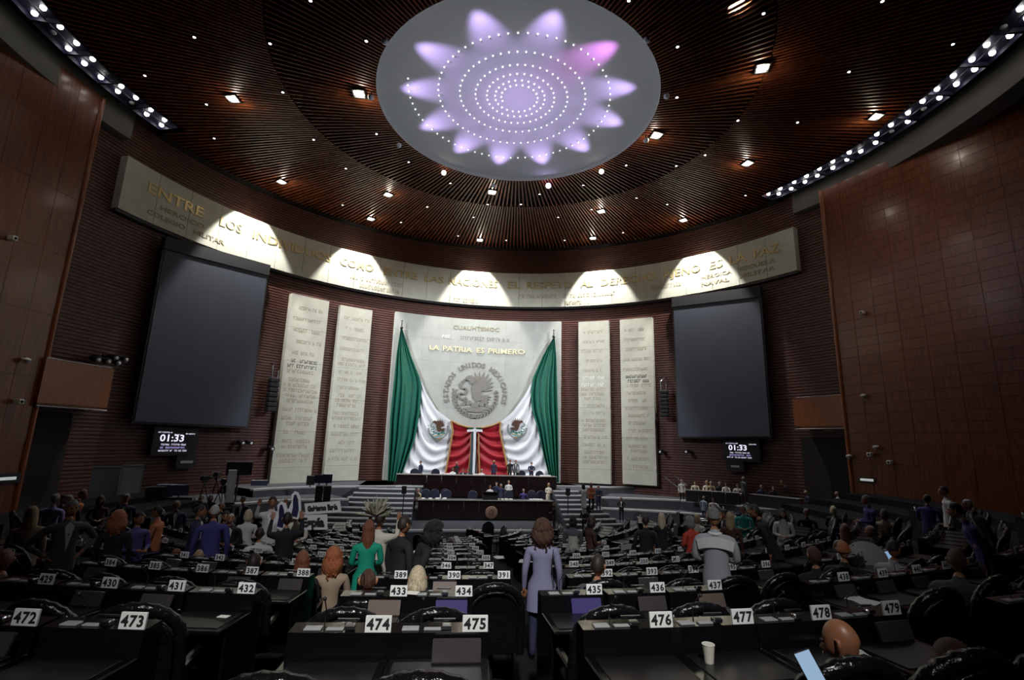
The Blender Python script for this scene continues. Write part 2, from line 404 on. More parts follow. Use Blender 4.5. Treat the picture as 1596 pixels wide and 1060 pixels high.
def body(pose, female=False):
    sw = .185 if female else .215; hw = .105 if female else .095; top, bot, sk, sh = 1, 2, 0, 3
    lean = {'lean': .35, 'lean_far': .7}.get(pose, 0); sit = pose.startswith('sit')
    zp = .50 if sit else .93
    def T(y, z): # trunk bend
        dz = z - zp; return y + dz * sin(lean), zp + dz * cos(lean)
    dz0 = zp - .93
    def p(x, y, z): yy, zz_ = T(y, z + dz0); return (x, yy, zz_)
    ch = [(p(0, 0, .93), (.155 if female else .145, .11), bot, None), (p(0, 0, 1.08), (.125 if female else .145, .095), top, 0), (p(0, .0, 1.25), (.150 if female else .168, .112), top, 1), (p(0, 0, 1.38), (.155, .10), top, 2), (p(0, .005, 1.45), (.07, .065), top, 3), (p(0, .015, 1.56), (.050, .052), sk, 4)]
    def add(pt, r, rg, par): ch.append((pt, r, rg, par)); return len(ch) - 1
    wr = []
    for s in (-1, 1):
        a = add(p(s * sw, 0, 1.385), (.072, .066), top, 3)
        if pose in ('stand', 'lean', 'lean_far'): el, wt = p(s * (sw + .05), -.02, 1.12), p(s * (sw + .06), .06, .88)
        elif pose == 'hips': el, wt = p(s * (sw + .20), -.06, 1.16), p(s * (sw + .02), .04, 1.02)
        elif pose == 'front': el, wt = p(s * (sw + .05), .02, 1.12), p(s * .07, .26, 1.10)
        elif pose == 'phone': el, wt = (p(s * (sw + .06), .08, 1.18), p(s * .12, .13, 1.50)) if s > 0 else (p(s * (sw + .05), -.02, 1.12), p(s * (sw + .06), .06, .88))
        elif pose == 'up': el, wt = p(s * (sw + .07), .14, 1.38), p(s * (sw + .04), .26, 1.62)
        else: el, wt = p(s * (sw + .06), .06, 1.14), p(s * .14, .36, 1.10)
        e_ = add(el, (.050, .048), top, a); w_ = add(wt, (.030, .033), top, e_)
        d = (Vector(wt) - Vector(el)).normalized(); hp = Vector(wt) + d * .06; add(tuple(hp), (.034, .020), sk, w_)
        wr.append((wt, d, s))
    for s in (-1, 1):
        if sit:
            h = add((s * hw, .02, zp), (.095, .09), bot, 0); k_ = add((s * (hw + .03), .42, zp + .02), (.068, .068), bot, h); an = add((s * (hw + .03), .40, .10), (.042, .046), bot, k_); add((s * (hw + .03), .54, .05), (.042, .03), sh, an)
        else:
            h = add((s * hw, 0, .86), (.092, .095), bot, 0); k_ = add((s * (hw + .005), .015, .49), (.060, .064), bot, h); an = add((s * (hw + .01), -.02, .09), (.042, .046), bot, k_); add((s * (hw + .02), .12, .045), (.042, .032), sh, an)
    chains = [ch]
    for wt, d, s in wr: chains += hand(wt, d, s)
    v, f, mi = skin_body(chains, 'person_' + pose)
    return v, f, mi, p(0, .035 + .02, 1.655)
BODY = {}
def person_mesh(pose, female, yaw, pitch, key_extra=''):
    key = (pose, female, round(yaw, 1), round(pitch, 1))
    if key in BODY: return BODY[key]
    bk = ('b', pose, female)
    if bk not in BODY: BODY[bk] = body(pose, female)
    v, f, mi, hc = BODY[bk]
    hv, hf, hm = head_mesh(hc, yaw, pitch, female)
    k = len(v); me = bpy.data.meshes.new('person'); me.from_pydata(v + [tuple(p) for p in hv], [], f + [tuple(i + k for i in q) for q in hf])
    for mt in (SKIN, BLACK, BLACK, BLACK, EYE): me.materials.append(mt)
    me.polygons.foreach_set('material_index', mi + hm); me.polygons.foreach_set('use_smooth', [True] * len(me.polygons)); me.update()
    BODY[key] = (me, hc); return BODY[key]
HAIRM = {}
COLS = dict(black=(.010, .010, .013), navy=(.016, .018, .055), blue=(.045, .04, .16), royal=(.05, .045, .20), grey=(.07, .075, .085), lgrey=(.42, .43, .45), white=(.62, .62, .60), cream=(.62, .58, .48), lav=(.19, .19, .30), lilac=(.30, .26, .50),
            orange=(.55, .19, .08), red=(.50, .05, .03), green=(.0, .27, .17), tan=(.35, .26, .18), sky=(.26, .32, .42), brown=(.06, .025, .015), purple=(.10, .07, .24), teal=(.02, .25, .20), skirt=(.45, .43, .38))
HC = dict(black=(.010, .008, .008), dark=(.022, .013, .010), brown=(.075, .032, .018), auburn=(.22, .075, .04), red=(.42, .13, .05), blonde=(.42, .29, .16), lblonde=(.60, .50, .34), grey=(.22, .21, .20), white=(.50, .48, .45))
YG = {52: 8.6, 113: 8.4, 186: 8, 217: 9.2, 250: 10.5, 277: 14, 310: 10.5, 336: 10, 353: 11, 361: 11.5, 388: 12, 381: 15, 346: 15, 198: 14, 86: 15, 98: 15.5, 109: 15.5, 130: 16, 158: 17, 449: 9, 426: 12, 463: 12, 406: 9, 576: 7.2, 592: 8, 627: 7.8, 679: 8.2, 846: 6, 893: 11.5, 920: 12, 1006: 13, 1031: 13, 1077: 12, 1086: 13.5, 1112: 6.9, 1130: 15, 1137: 12, 1158: 15, 1174: 11, 1219: 12, 1352: 16, 1256: 16, 1298: 14, 1377: 13, 1443: 16, 1473: 15, 1507: 14, 1487: 9.5, 1316: 11, 1360: 11, 1313: 8, 1330: 9.3, 1388: 8.5, 1489: 6.2, 1534: 8.5, 1270: 7.5, 473: 7, 521: 8, 396: 7.5, 276: 10, 311: 10, 10: 7.5, 575: 6.6, 652: 6.2, 930: 6.2, 1323: 2.45, 1500: 2.6}
STAND, SIT = [], []
def bowl_z(P):
    r = hypot(P[0] - S0[0], P[1] - S0[1])
    if P[1] > S0[1] + 1: return None, AP
    k = int(min(K1, max(0, math.ceil((19.35 - .33 - r) / 1.65 - 1e-6)))); return k, row_z(k)
def floor_at(px, py, H, Y=8.):
    """where the sight line through a head top stands H above the steps of the bowl, near distance Y"""
    best = None
    for i in range(81):
        y = Y * (.78 + .5 * i / 80); P = at_y(px, py, y); k, z = bowl_z(P)
        c = abs((P[2] - z) - H) / H * 4 + abs(y - Y) / Y
        if best is None or c < best[0]: best = (c, k, P, z)
    return best
def person(px, py, label, *a_, **k_):
    nosit = k_.pop('nosit', False); n = len(SIT); o = person_(px, py, label, *a_, **k_)
    if nosit: del SIT[n:]
    return o
def person_(px, py, label, top='black', bot='black', hair='short', hc='dark', pose='stand', face=0, z=None, H=1.72, female=False, yaw=0, pitch=0, skin=0, shirt=None, Y=None, group=None, dress=None):
    """px, py = top of the head; face = compass turn, 0 = back to the hall's entrance (towards the stage)"""
    h0 = 1.80 if not pose.startswith('sit') else 1.36
    lean = {'lean': .35, 'lean_far': .7}.get(pose, 0)
    htop = .93 + (.86) * cos(lean) if lean else (1.775 if not pose.startswith('sit') else 1.345)
    s = H / 1.775; ht = htop * s
    if pose.startswith('sit'): s *= 1.0
    if z is None:
        c_, k, P, zf = floor_at(px, py, ht, Y or YG.get(round(px), 8.))
        s = min(1.14, max(.84, (P[2] - zf) / 1.775)) if not pose.startswith('sit') else min(1.12, max(.86, (P[2] - zf) / 1.345))
        if lean: s = H / 1.775
        if abs((P[2] - zf) - (1.775 if not pose.startswith('sit') else 1.345) * s) > .15: print('HEIGHT', label, round(P[2] - zf, 2), P)
        (SIT if pose.startswith('sit') else STAND).append([P[0], P[1], zf, None])
    else:
        P = at_z(px, py, z + ht); zf = z
        if hypot(*(P[:2] - C0)) > 22.15 and P[1] > 15:
            P = at_r(px, py, 22.1); s = max(.86, min(1.05, (P[2] - z) / (ht / s)))
    me, hcn = person_mesh(pose, female, yaw, pitch)
    o = link('person', me); o.scale = (s, s, s)
    toward = atan2(-P[0], P[1]) * .0
    o.location = (P[0], P[1], zf); o.rotation_euler = (0, 0, radians(face))
    if lean:
        dy = .86 * sin(lean) * s; o.location[0] -= -sin(radians(face)) * dy; o.location[1] -= cos(radians(face)) * dy
    for i, m in ((0, SKIN2 if skin else SKIN), (1, cl('cloth_' + top, COLS[top], .8)), (2, cl('cloth_' + bot, COLS[bot], .85)), (3, BLACK), (4, EYE)):
        o.material_slots[i].link = 'OBJECT'; o.material_slots[i].material = m
    tag(o, label, 'person', group)
    if hair != 'none':
        hk = (hair, round(yaw, 1), round(pitch, 1), tuple(round(c, 3) for c in hcn))
        if hk not in HAIRM: HAIRM[hk] = hair_mesh(hcn, hair, yaw, pitch).mesh('hair', cl('hair_dark', HC['dark'], .6))
        h = link('hair', HAIRM[hk], o); h.material_slots[0].link = 'OBJECT'; h.material_slots[0].material = cl('hair_' + hc, HC[hc], .5, vary=.45, scale=30, stretch=(3, 3, .35), bump=.8, bscale=60)
    # clothing shells
    sit = pose.startswith('sit'); zp = .50 if sit else .93
    def tr(x, y, zz_): yy = y + (zz_ - zp) * sin(lean); return (x, yy, zp + (zz_ - zp) * cos(lean))
    dz = zp - .93
    if shirt:
        m = MB(); sgn = .118
        m.prism([tr(-.055, .118, 1.40 + dz), tr(0, .125, 1.05 + dz), tr(.055, .118, 1.40 + dz), tr(0, .10, 1.46 + dz)], [tr(-.055, .100, 1.40 + dz), tr(0, .105, 1.05 + dz), tr(.055, .100, 1.40 + dz), tr(0, .08, 1.46 + dz)])
        build(m, 'shirt_front', cl('cloth_' + shirt, COLS[shirt], .8), o)
    if dress or (not sit):
        hem = {'jacket': .78, 'long': .62, 'skirt': .45}[dress or 'jacket']; w0, w1 = (.15, .175) if not female else (.125, .19)
        m = MB(); def_ = [(1.30, w0 + .012, .115), (1.08, w0 - .0, .108), (.95, w1, .125), (hem, w1 + (.02 if hem < .7 else .0), .135)]
        n = 18; vs = [tr(w * cos(2 * pi * k / n), dp * sin(2 * pi * k / n), zz_) for zz_, w, dp in def_ for k in range(n)]
        m.add(vs, [(i * n + k, (i + 1) * n + k, (i + 1) * n + (k + 1) % n, i * n + (k + 1) % n) for i in range(3) for k in range(n)], True)
        build(m, 'coat_skirt' if dress else 'jacket', cl('cloth_' + (top if dress != 'skirt' else bot), COLS[top if dress != 'skirt' else bot], .8), o)
    return o
# ------------------------------------------------------------------ outlines of letters and bodies made once, before the scene fills up
for _w in ('ENTRE', 'LOS', 'INDIVIDUOS', 'COMO', 'LAS', 'NACIONES', 'EL', 'RESPETO', 'AL', 'DERECHO', 'AJENO', 'ES', 'LA', 'PAZ'): text_mesh(_w, .92, .012, 'LEFT')
for _w in ('COLEGIO', 'MILITAR', 'HEROICO', 'HEROICA', 'ESCUELA', 'NAVAL'): text_mesh(_w, .42, .006, 'LEFT')
for _w in ('LA', 'PATRIA', 'ES', 'PRIMERO'): text_mesh(_w, .62, .012, 'LEFT')
for _w in set('ESTADOSUNIDOSMEXICANOS'): text_mesh(_w, .62, .014, 'CENTER')
for _w in '0123456789': text_mesh(_w, .082, .0028, 'CENTER')
for _p, _f_ in [(p_, g_) for p_ in ('stand', 'front', 'sit') for g_ in (False, True)] + [('hips', False), ('phone', False), ('up', False), ('lean', False), ('lean', True)]: BODY[('b', _p, _f_)] = body(_p, _f_)
# ------------------------------------------------------------------ floor
mb = MB()
K0, K1 = -5, 11
def row_z(k): return -2.01 - .265 * k if k <= 3 else -2.805 - .24 * (k - 3)
def row_r(k): return 19.35 - 1.65 * k
def sp(r, ang, z=0):                     # ang degrees, 0 = towards -y
    a = radians(ang); return (S0[0] + r * sin(a), S0[1] - r * cos(a), z)
NSEG = 60
LEFT_LIM = {0: 37, 1: 39, 2: 41}
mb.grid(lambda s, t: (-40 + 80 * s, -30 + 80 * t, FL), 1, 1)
for k in range(K0, K1 + 1):
    ro, ri = row_r(k) + 1.32, row_r(k) - .33
    if k == K0: ro += 6
    if k == K1: ri = .0
    z = row_z(k)
    A_L, A_R = (-100 if k >= 3 else -LEFT_LIM[max(k, 0)], 100 if k >= 0 else 50)
    for i in range(NSEG):
        a0, a1 = A_L + (A_R - A_L) * i / NSEG, A_L + (A_R - A_L) * (i + 1) / NSEG
        mb.add([sp(ro, a0, z), sp(ro, a1, z), sp(ri, a1, z), sp(ri, a0, z)], [(0, 1, 2, 3)])
        mb.add([sp(ri, a0, z), sp(ri, a1, z), sp(ri, a1, z - .3), sp(ri, a0, z - .3)], [(0, 1, 2, 3)])
    for ae in (A_L, A_R): mb.add([sp(ro, ae, z), sp(ri, ae, z), sp(ri, ae, FL), sp(ro, ae, FL)], [(0, 1, 2, 3)])
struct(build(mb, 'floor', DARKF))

# ------------------------------------------------------------------ curved brick wall
mb = MB(); prof = []; z = -6.0; p = .2
while z < 18.6:
    prof += [(22.95, z), (22.95, z + .05), (22.88, z + .06), (22.88, z + p - .01)]; z += p
N = 150
for (r0, z0), (r1, z1) in zip(prof[:-1], prof[1:]):
    for i in range(N):
        a0, a1 = -88 + 176 * i / N, -88 + 176 * (i + 1) / N
        mb.add([pol(r0, a0, z0), pol(r0, a1, z0), pol(r1, a1, z1), pol(r1, a0, z1)], [(0, 3, 2, 1)])
struct(build(mb, 'wall_back', BRICK))

# ------------------------------------------------------------------ ceiling: void, slats, disc
mb = MB()
mb.grid(lambda s, t: pol(6.5 + 21.5 * t, -180 + 360 * s, cone_z(6.5 + 21.5 * t) + .35), 90, 4)
ceil = struct(build(mb, 'ceiling', VOID))
def slat_mesh(r0, r1, wd, h):
    m = MB(); n = max(1, int((r1 - r0) / 6)); rs = [r0 + (r1 - r0) * i / n for i in range(n + 1)]
    m.hexa([(-wd / 2, r0, cone_z(r0)), (wd / 2, r0, cone_z(r0)), (wd / 2, r1, cone_z(r1)), (-wd / 2, r1, cone_z(r1)),
            (-wd / 2, r0, cone_z(r0) + h), (wd / 2, r0, cone_z(r0) + h), (wd / 2, r1, cone_z(r1) + h), (-wd / 2, r1, cone_z(r1) + h)])
    return m
RS = 11.25
SL_IN = slat_mesh(6.72, RS - .03, .085, .17).mesh('slat', SLAT)
SL_OUT = slat_mesh(RS + .03, RC, .10, .17).mesh('slat', SLAT)
SL_SHORT = slat_mesh(RS + .03, 20.25, .10, .17).mesh('slat', SLAT)
NI, NO = 236, 412
rest = MB(); nind = 0
def place_slat(src, az, indiv, args):
    global nind
    if indiv and nind < 300:
        nind += 1; o = link('slat', src, ceil, (C0[0], C0[1], 0), -radians(az) - AX); return
    m = slat_mesh(*args); R = Matrix.Rotation(-radians(az) - AX, 3, 'Z')
    rest.add([R @ Vector(p) + Vector((C0[0], C0[1], 0)) for p in m.v], m.f)
for i in range(NO):
    az = -180 + 360 * (i + .5) / NO
    short = abs(az) > 67
    place_slat(SL_SHORT if short else SL_OUT, az, abs(az) < 108, (RS + .03, 20.25 if short else RC, .10, .17))
order = sorted(range(NI), key=lambda i: abs(-180 + 360 * (i + .5) / NI))
for i in order:
    az = -180 + 360 * (i + .5) / NI
    place_slat(SL_IN, az, True, (6.72, RS - .03, .085, .17))
tag(build(rest, 'slat', SLAT, ceil), kind='stuff')
# trim ring at the edge of the slats and rim of the disc opening
mb = MB()
mb.grid(lambda s, t: pol((RC + .02, RC + .9)[t > .5], -66.5 + 133 * s, ZC + (.0, .0)[t > .5]), 80, 1)
mb.grid(lambda s, t: pol(RC + .02, -66.5 + 133 * s, ZC + .35 * t), 80, 1)
struct(build(mb, 'trim_1', BLACK))
mb = MB()
mb.grid(lambda s, t: pol(6.70, -180 + 360 * s, ZO + .75 * t), 96, 1)
struct(build(mb, 'trim_2', SHELL))
disc = MB()
disc.grid(lambda s, t: pol(6.7 * t, -180 + 360 * s, ZO + .72 - .50 * t * t), 96, 16)
dome = struct(build(disc, 'ceiling_2', SHELL)); dome.name = 'ceiling'
# spiral of small lights in the disc
ledm = MB().sphere((0, 0, 0), .036, 8, 5).mesh('light_point', LEDD)
th = 0.0; n = 0
while True:
    r = 5.3 * .735 ** (th / (2 * pi))
    if r < .8: break
    az = -98 + degrees(th)
    link('light_point', ledm, dome, pol(r, az, ZO + .72 - .5 * (r / 6.7) ** 2 - .03)); n += 1
    th += (.28 + .03 * r) / r
# globes hanging on the rim
gl = MB().sphere((0, 0, -.32), .15, 12, 8)
GLASSB = mat('globe_glass', (.65, .66, .68), .15)
for i, q in enumerate(((617, 65), (590, 145), (623, 218), (683, 267), (766, 290), (858, 288), (942, 262), (1003, 210), (1026, 143), (991, 63), (877, 7), (727, 3))):
    r, az = at_cone(*q)
    lit = i in (3, 5, 6)
    e = empty('projector_lamp', pol(6.95, az, cone_z(6.95)))
    names = ['near the top left of the rim', 'on the left of the rim', 'at the lower left of the rim', 'below the rim left of centre', 'below the rim at the stage side', 'below the rim right of centre, glowing violet',
             'at the lower right of the rim', 'right of the rim by a square floodlight', 'at the far right of the rim', 'at the upper right of the rim', 'at the top of the rim right of centre', 'at the top of the rim left of centre']
    tag(e, 'small hanging lamp at the ceiling disc, ' + names[i], 'lamp', 'lamps around the rim of the ceiling disc')
    build(MB().tube([(0, 0, .1), (0, 0, -.2)], .03, 6), 'stem', BLACK, e)
    build(MB().sphere((0, 0, -.32), .16 if i == 5 else .14, 12, 8), 'globe', LAMPV if i == 5 else (LAMP if lit else GLASSB), e)
# ------------------------------------------------------------------ square floodlights in the slats
pos_names = {0: 'at the left, over the light bank', 1: 'left of centre, between disc and far wall', 2: 'just below the disc, over the stage', 3: 'right of centre, between disc and far wall', 4: 'at the right, above the end of the right light bank',
             5: 'at the upper right of the ceiling', 6: 'touching the lower right rim of the disc', 7: 'beside the left rim of the disc', 8: 'against the right light bank',
             9: 'over the left part of the frieze', 10: 'over the frieze, second from the left', 11: 'over the middle of the frieze', 12: 'over the frieze, second from the right', 13: 'over the right part of the frieze'}
for i, q in enumerate(LUM):
    r, az = at_cone(*q)
    e = empty('ceiling_floodlight', pol(r, az, cone_z(r) - .04), -radians(az) - AX)
    tag(e, 'square warm ceiling floodlight, ' + pos_names[i], 'ceiling light', 'square floodlights in the ceiling')
    b = .24
    fr = MB()
    for s in (-1, 1): fr.box((s * (b + .03), 0, .02), (.06, 2 * b + .12, .18)); fr.box((0, s * (b + .03), .02), (2 * b, .06, .18))
    fr.box((0, 0, .10), (2 * b, 2 * b, .02)); build(fr, 'frame', BLACK, e)
    for sx in (-1, 1):
        for sy in (-1, 1): build(MB().lathe([(0, -.05), (.08, -.03), (.105, .02), (.105, .07)], 12, (sx * b / 2, sy * b / 2, 0)), 'lamp', LAMPW, e)
PIN = [(303, 57), (421, 67), (571, 63), (441, 143), (334, 215), (489, 217), (587, 208), (226, 117), (1056, 72), (1190, 20), (1375, 1), (1055, 151), (1323, 111), (1150, 187), (1243, 190), (1099, 241), (1054, 258), (1162, 304), (539, 262), (637, 252),
       (666, 322), (702, 285), (841, 302), (909, 288), (976, 257), (992, 308), (738, 338), (870, 338), (789, 374), (880, 374), (971, 362), (714, 367), (534, 319), (625, 346), (812, 318), (484, 0), (980, 0), (322, 162), (760, 318), (1485, 68), (922, 326), (1040, 318)]
ORD = ['first', 'second', 'third', 'fourth', 'fifth', 'sixth', 'seventh', 'eighth', 'ninth', 'tenth', 'eleventh', 'twelfth', 'thirteenth', 'fourteenth', 'fifteenth', 'sixteenth']
for i, q in enumerate(PIN):
    r, az = at_cone(*q)
    e = empty('downlight', pol(r, az, cone_z(r) - .01))
    def reg(q): return ('left' if q[0] < 540 else ('right' if q[0] > 1050 else ('middle left' if q[0] < 740 else 'middle right')), 'near the top of the picture' if q[1] < 130 else ('halfway down' if q[1] < 270 else 'close above the far wall'))
    side, dep = reg(q); mates = sorted(p for p in PIN if reg(p) == (side, dep)); ordn = ORD[mates.index(q)]
    tag(e, 'tiny ceiling downlight, %s part %s, %s' % (side, dep, ordn + ' from the left'), 'downlight', 'downlights of the ceiling')
    if i == 0:
        dm = MB().lathe([(.085, -.03), (.10, 0), (.10, .1)], 12).mesh('rim', BLACK); lm = MB().lathe([(0, -.045), (.05, -.035), (.075, -.02), (.08, .02)], 12).mesh('lens', LAMP)
    link('rim', dm, e); link('lens', lm, e)

# ------------------------------------------------------------------ fascia and light banks
FZ0, FZ1 = 16.3, 17.95
for sg, a0, a1 in ((-1, 71.3, 150), (1, 69.5, 150)):
    m = MB()
    for r0, z0, r1, z1 in ((22.3, FZ0, 22.3, FZ1), (22.3, FZ1, 23.4, FZ1), (22.3, FZ0, 23.4, FZ0)):
        m.grid(lambda s, t: pol((r0, r1)[t > .5], sg * (a0 + (a1 - a0) * s), (z0, z1)[t > .5]), 50, 1)
    m.add([pol(22.3, sg * a0, FZ0), pol(23.4, sg * a0, FZ0), pol(23.4, sg * a0, FZ1), pol(22.3, sg * a0, FZ1)], [(0, 1, 2, 3)])
    struct(build(m, 'trim_%d' % (3 if sg < 0 else 4), CONC))
def bank(az0, az1, label, seed, group):
    rnd = random.Random(seed); am = (az0 + az1) / 2; zz = cone_z(21.1) - .05
    e = empty('light_bank', pol(20.95, am, zz), -radians(am) - AX)
    L = radians(abs(az1 - az0)) * 20.95 - .06
    tag(e, label, 'light bank', group)
    h = MB(); h.box((0, 0, .12), (L, 1.25, .05))
    for s in (-1, 1): h.box((0, s * .63, .02), (L, .04, .25)); h.box((s * L / 2, 0, .02), (.04, 1.28, .25))
    h.box((0, .0, -.02), (L, .03, .06))
    build(h, 'housing', NAVYB, e)
    n = max(2, int(L / .66))
    for row in (-1, 1):
        for i in range(n):
            x = -L / 2 + L * (i + .5 + .2 * row) / n
            dead = rnd.random() < .12
            build_lamp(e, (x + rnd.uniform(-.05, .05), row * .30 + rnd.uniform(-.05, .05), 0), dead)
BL = MB().lathe([(0, -.08), (.07, -.07), (.11, -.03), (.12, .06)], 12).mesh('lamp', LAMP)
BD = MB().lathe([(0, -.06), (.06, -.05), (.12, .0), (.12, .06)], 12).mesh('lamp', GLASSB)
def build_lamp(e, p, dead): link('lamp', BD if dead else BL, e, p)
for i in range(8): bank(-68.6 - 5.2 * i, -68.6 - 5.2 * (i + 1), 'navy trough of round lamps along the left ceiling edge, %s from the stage' % ['first', 'second', 'third', 'fourth', 'fifth', 'sixth', 'seventh', 'eighth'][i], i, 'light banks on the left ceiling edge')
for i in range(10): bank(66.8 + 5.2 * i, 66.8 + 5.2 * (i + 1), 'navy trough of round lamps along the right ceiling edge, %s from the stage' % ['first', 'second', 'third', 'fourth', 'fifth', 'sixth', 'seventh', 'eighth', 'ninth', 'tenth'][i], 20 + i, 'light banks on the right ceiling edge')

# ------------------------------------------------------------------ veneered side walls
def side_wall(sg, plan, ztop, name, visible, PW, PH):
    m = MB(); pts = [uv(sg * u, v) for u, v in plan]
    back = [uv(sg * (u + .6), v) for u, v in plan]
    loop = pts + back[::-1]
    m.prism([(p[0], p[1], FL) for p in loop], [(p[0], p[1], ztop) for p in loop])
    wall = struct(build(m, name, WOOD))
    rnd = random.Random(3 + sg); cache = {}; rest = MB(); cnt = 0
    for si in range(len(pts) - 1):
        a, b = Vector(pts[si]), Vector(pts[si + 1]); L = (b - a).length; d = (b - a) / L
        nrm = Vector((-d.y, d.x, 0)); nrm = nrm if nrm.dot(Vector((*C0, 0)) - a) > 0 else -nrm
        nc = max(1, round(L / PW)); wd = L / nc
        for c in range(nc):
            rows = [(FL + .02, -.6)] + [(-.58 + PH * j, -.58 + PH * (j + 1)) for j in range(int((ztop + .58) / PH))]
            rows.append((rows[-1][1], ztop - .02)) if ztop - rows[-1][1] > .1 else None
            for j, (z0, z1) in enumerate(rows):
                key = (round(wd, 3), round(z1 - z0, 3))
                def pm(w_, h_):
                    q = MB(); e_ = .009
                    q.add([(-w_ / 2 + .003, 0, -h_ / 2 + .003), (w_ / 2 - .003, 0, -h_ / 2 + .003), (w_ / 2 - .003, 0, h_ / 2 - .003), (-w_ / 2 + .003, 0, h_ / 2 - .003),
                           (-w_ / 2 + .009, .02, -h_ / 2 + e_), (w_ / 2 - .009, .02, -h_ / 2 + e_), (w_ / 2 - .009, .02, h_ / 2 - e_), (-w_ / 2 + .009, .02, h_ / 2 - e_)],
                          [(4, 5, 6, 7), (0, 1, 5, 4), (1, 2, 6, 5), (2, 3, 7, 6), (3, 0, 4, 7)])
                    return q
                ctr = a + d * (wd * (c + .5)) + nrm * .001; ctr.z = (z0 + z1) / 2
                rot = Matrix((( -d if Vector((0,0,1)).dot((-d).cross(nrm)) > 0 else d), nrm, Vector((0, 0, 1)))).transposed()
                rot = rot @ Matrix.Rotation(rnd.gauss(0, .004), 3, 'X') @ Matrix.Rotation(rnd.gauss(0, .004), 3, 'Z')
                if si < visible and cnt < 300:
                    if key not in cache: cache[key] = pm(*key).mesh('veneer_panel', WOOD)
                    o = link('veneer_panel', cache[key], wall); o.matrix_local = Matrix.Translation(ctr) @ rot.to_4x4(); cnt += 1
                else:
                    q = pm(*key); rest.add([rot @ Vector(p) + ctr for p in q.v], q.f)
    if rest.v: tag(build(rest, 'veneer_panel', WOOD, wall), kind='stuff')
    p = Vector(pts[0]); q = Vector(back[0])
    tr = MB(); dd = (q - p)
    tr.tube([(p.x, p.y, FL), (p.x, p.y, ztop)], .13, 12)
    mid = (p + q) / 2 + (Vector(pts[0]) - Vector(pts[1])).normalized() * .04
    tr.box((mid.x, mid.y, (FL + ztop) / 2), (dd.length, .10, ztop - FL), rz=atan2(dd.y, dd.x))
    struct(build(tr, 'trim_%d' % (5 if sg < 0 else 6), WOOD2))
    return wall
wl = side_wall(-1, [(21.6, 5.2), (22.75, .3), (23.9, -4.2), (26.2, -13), (27, -34)], 17.42, 'wall_left', 2, 1.25, 3.0)
wr = side_wall(1, [(21.2, 5.55), (22.75, -.2), (23.9, -4.3), (26.2, -13), (28, -34)], 16.85, 'wall_right', 2, 1.25, .56)
# wall behind the camera closes the hall
mb = MB(); a, b = uv(-28, -33), uv(28, -33)
mb.add([(a[0], a[1], FL), (b[0], b[1], FL), (b[0], b[1], 19), (a[0], a[1], 19)], [(0, 1, 2, 3)])
struct(build(mb, 'wall_rear', BRICK))
# dark returns behind the side walls
for sg in (-1, 1):
    mb = MB(); a, b = uv(sg * 24.2, -2), uv(sg * 30, -2)
    mb.add([(a[0], a[1], FL), (b[0], b[1], FL), (b[0], b[1], 19), (a[0], a[1], 19)], [(0, 1, 2, 3)])
    struct(build(mb, 'trim_%d' % (7 if sg < 0 else 8), VOID))
# dark exits under the balconies
for i_, (a0, a1) in enumerate(((-76.5, -70.5), (66.5, 73.5))):
    mb = MB()
    for b0, b1, z0, z1, r in ((a0, a1, FL, .9, 22.80), ):
        n = 6
        for j in range(n):
            c0, c1 = b0 + (b1 - b0) * j / n, b0 + (b1 - b0) * (j + 1) / n
            mb.hexa([pol(r, c0, z0), pol(r, c1, z0), pol(r + .3, c1, z0), pol(r + .3, c0, z0), pol(r, c0, z1), pol(r, c1, z1), pol(r + .3, c1, z1), pol(r + .3, c0, z1)])
    struct(build(mb, 'door_%d' % (i_ + 1), VOID))
# ------------------------------------------------------------------ balconies
def balcony(sg, azs, z0, z1, label):
    RB = 22.0
    e = empty('balcony', pol(21.9, sum(azs) / 2, z0)); L = e.location.copy()
    tag(e, label, 'balcony')
    azn, aze = azs                      # near wall, free end
    pts = [pol(RB, azn + (aze - azn) * t, 0) for t in np.linspace(0, 1, 10)]
    c = Vector(pol(RB + .45, aze, 0)); t0 = atan2(pts[-1][1] - c.y, pts[-1][0] - c.x)
    arc = [(c.x + .45 * cos(t0 - sg * -1 * a_), c.y + .45 * sin(t0 - sg * -1 * a_), 0) for a_ in np.linspace(0, pi / 2, 6)[1:]]
    end = pol(22.85, az_of(arc[-1]), 0)
    path = pts + arc + [end]
    m = MB(); n = len(path)
    pin = [Vector(p) + (Vector(pol(23.2, az_of(p), 0)) - Vector(p)).normalized() * .08 for p in path]
    for i in range(n - 1):
        a, b, cc, dd = Vector(path[i]), Vector(path[i + 1]), pin[i + 1], pin[i]
        m.hexa([(*a[:2], z0), (*b[:2], z0), (*cc[:2], z0), (*dd[:2], z0), (*a[:2], z1), (*b[:2], z1), (*cc[:2], z1), (*dd[:2], z1)])
    m.v = [(x - L.x, y - L.y, z - L.z) for x, y, z in m.v]
    build(m, 'parapet', WOOD2, e)
    r = MB().tube([(p[0] - L.x, p[1] - L.y, z1 - L.z + .03) for p in path], .025, 6); build(r, 'rail', CHROME, e)
    r = MB().tube([(p[0] - L.x, p[1] - L.y, 0) for p in path], .03, 6); build(r, 'lower_edge', TREAD, e)
    f = MB(); poly = path + [pol(22.85, azn, 0)]
    f.prism([(p[0] - L.x, p[1] - L.y, .02) for p in poly], [(p[0] - L.x, p[1] - L.y, .15) for p in poly]); build(f, 'slab', BLACK, e)
balcony(-1, (-76.9, -67.9), 1.12, 3.35, 'short veneered balcony with rounded end beside the left wood wall')
balcony(1, (76.2, 66.8), 1.4, 3.4, 'short veneered balcony with rounded end beside the right wood wall')
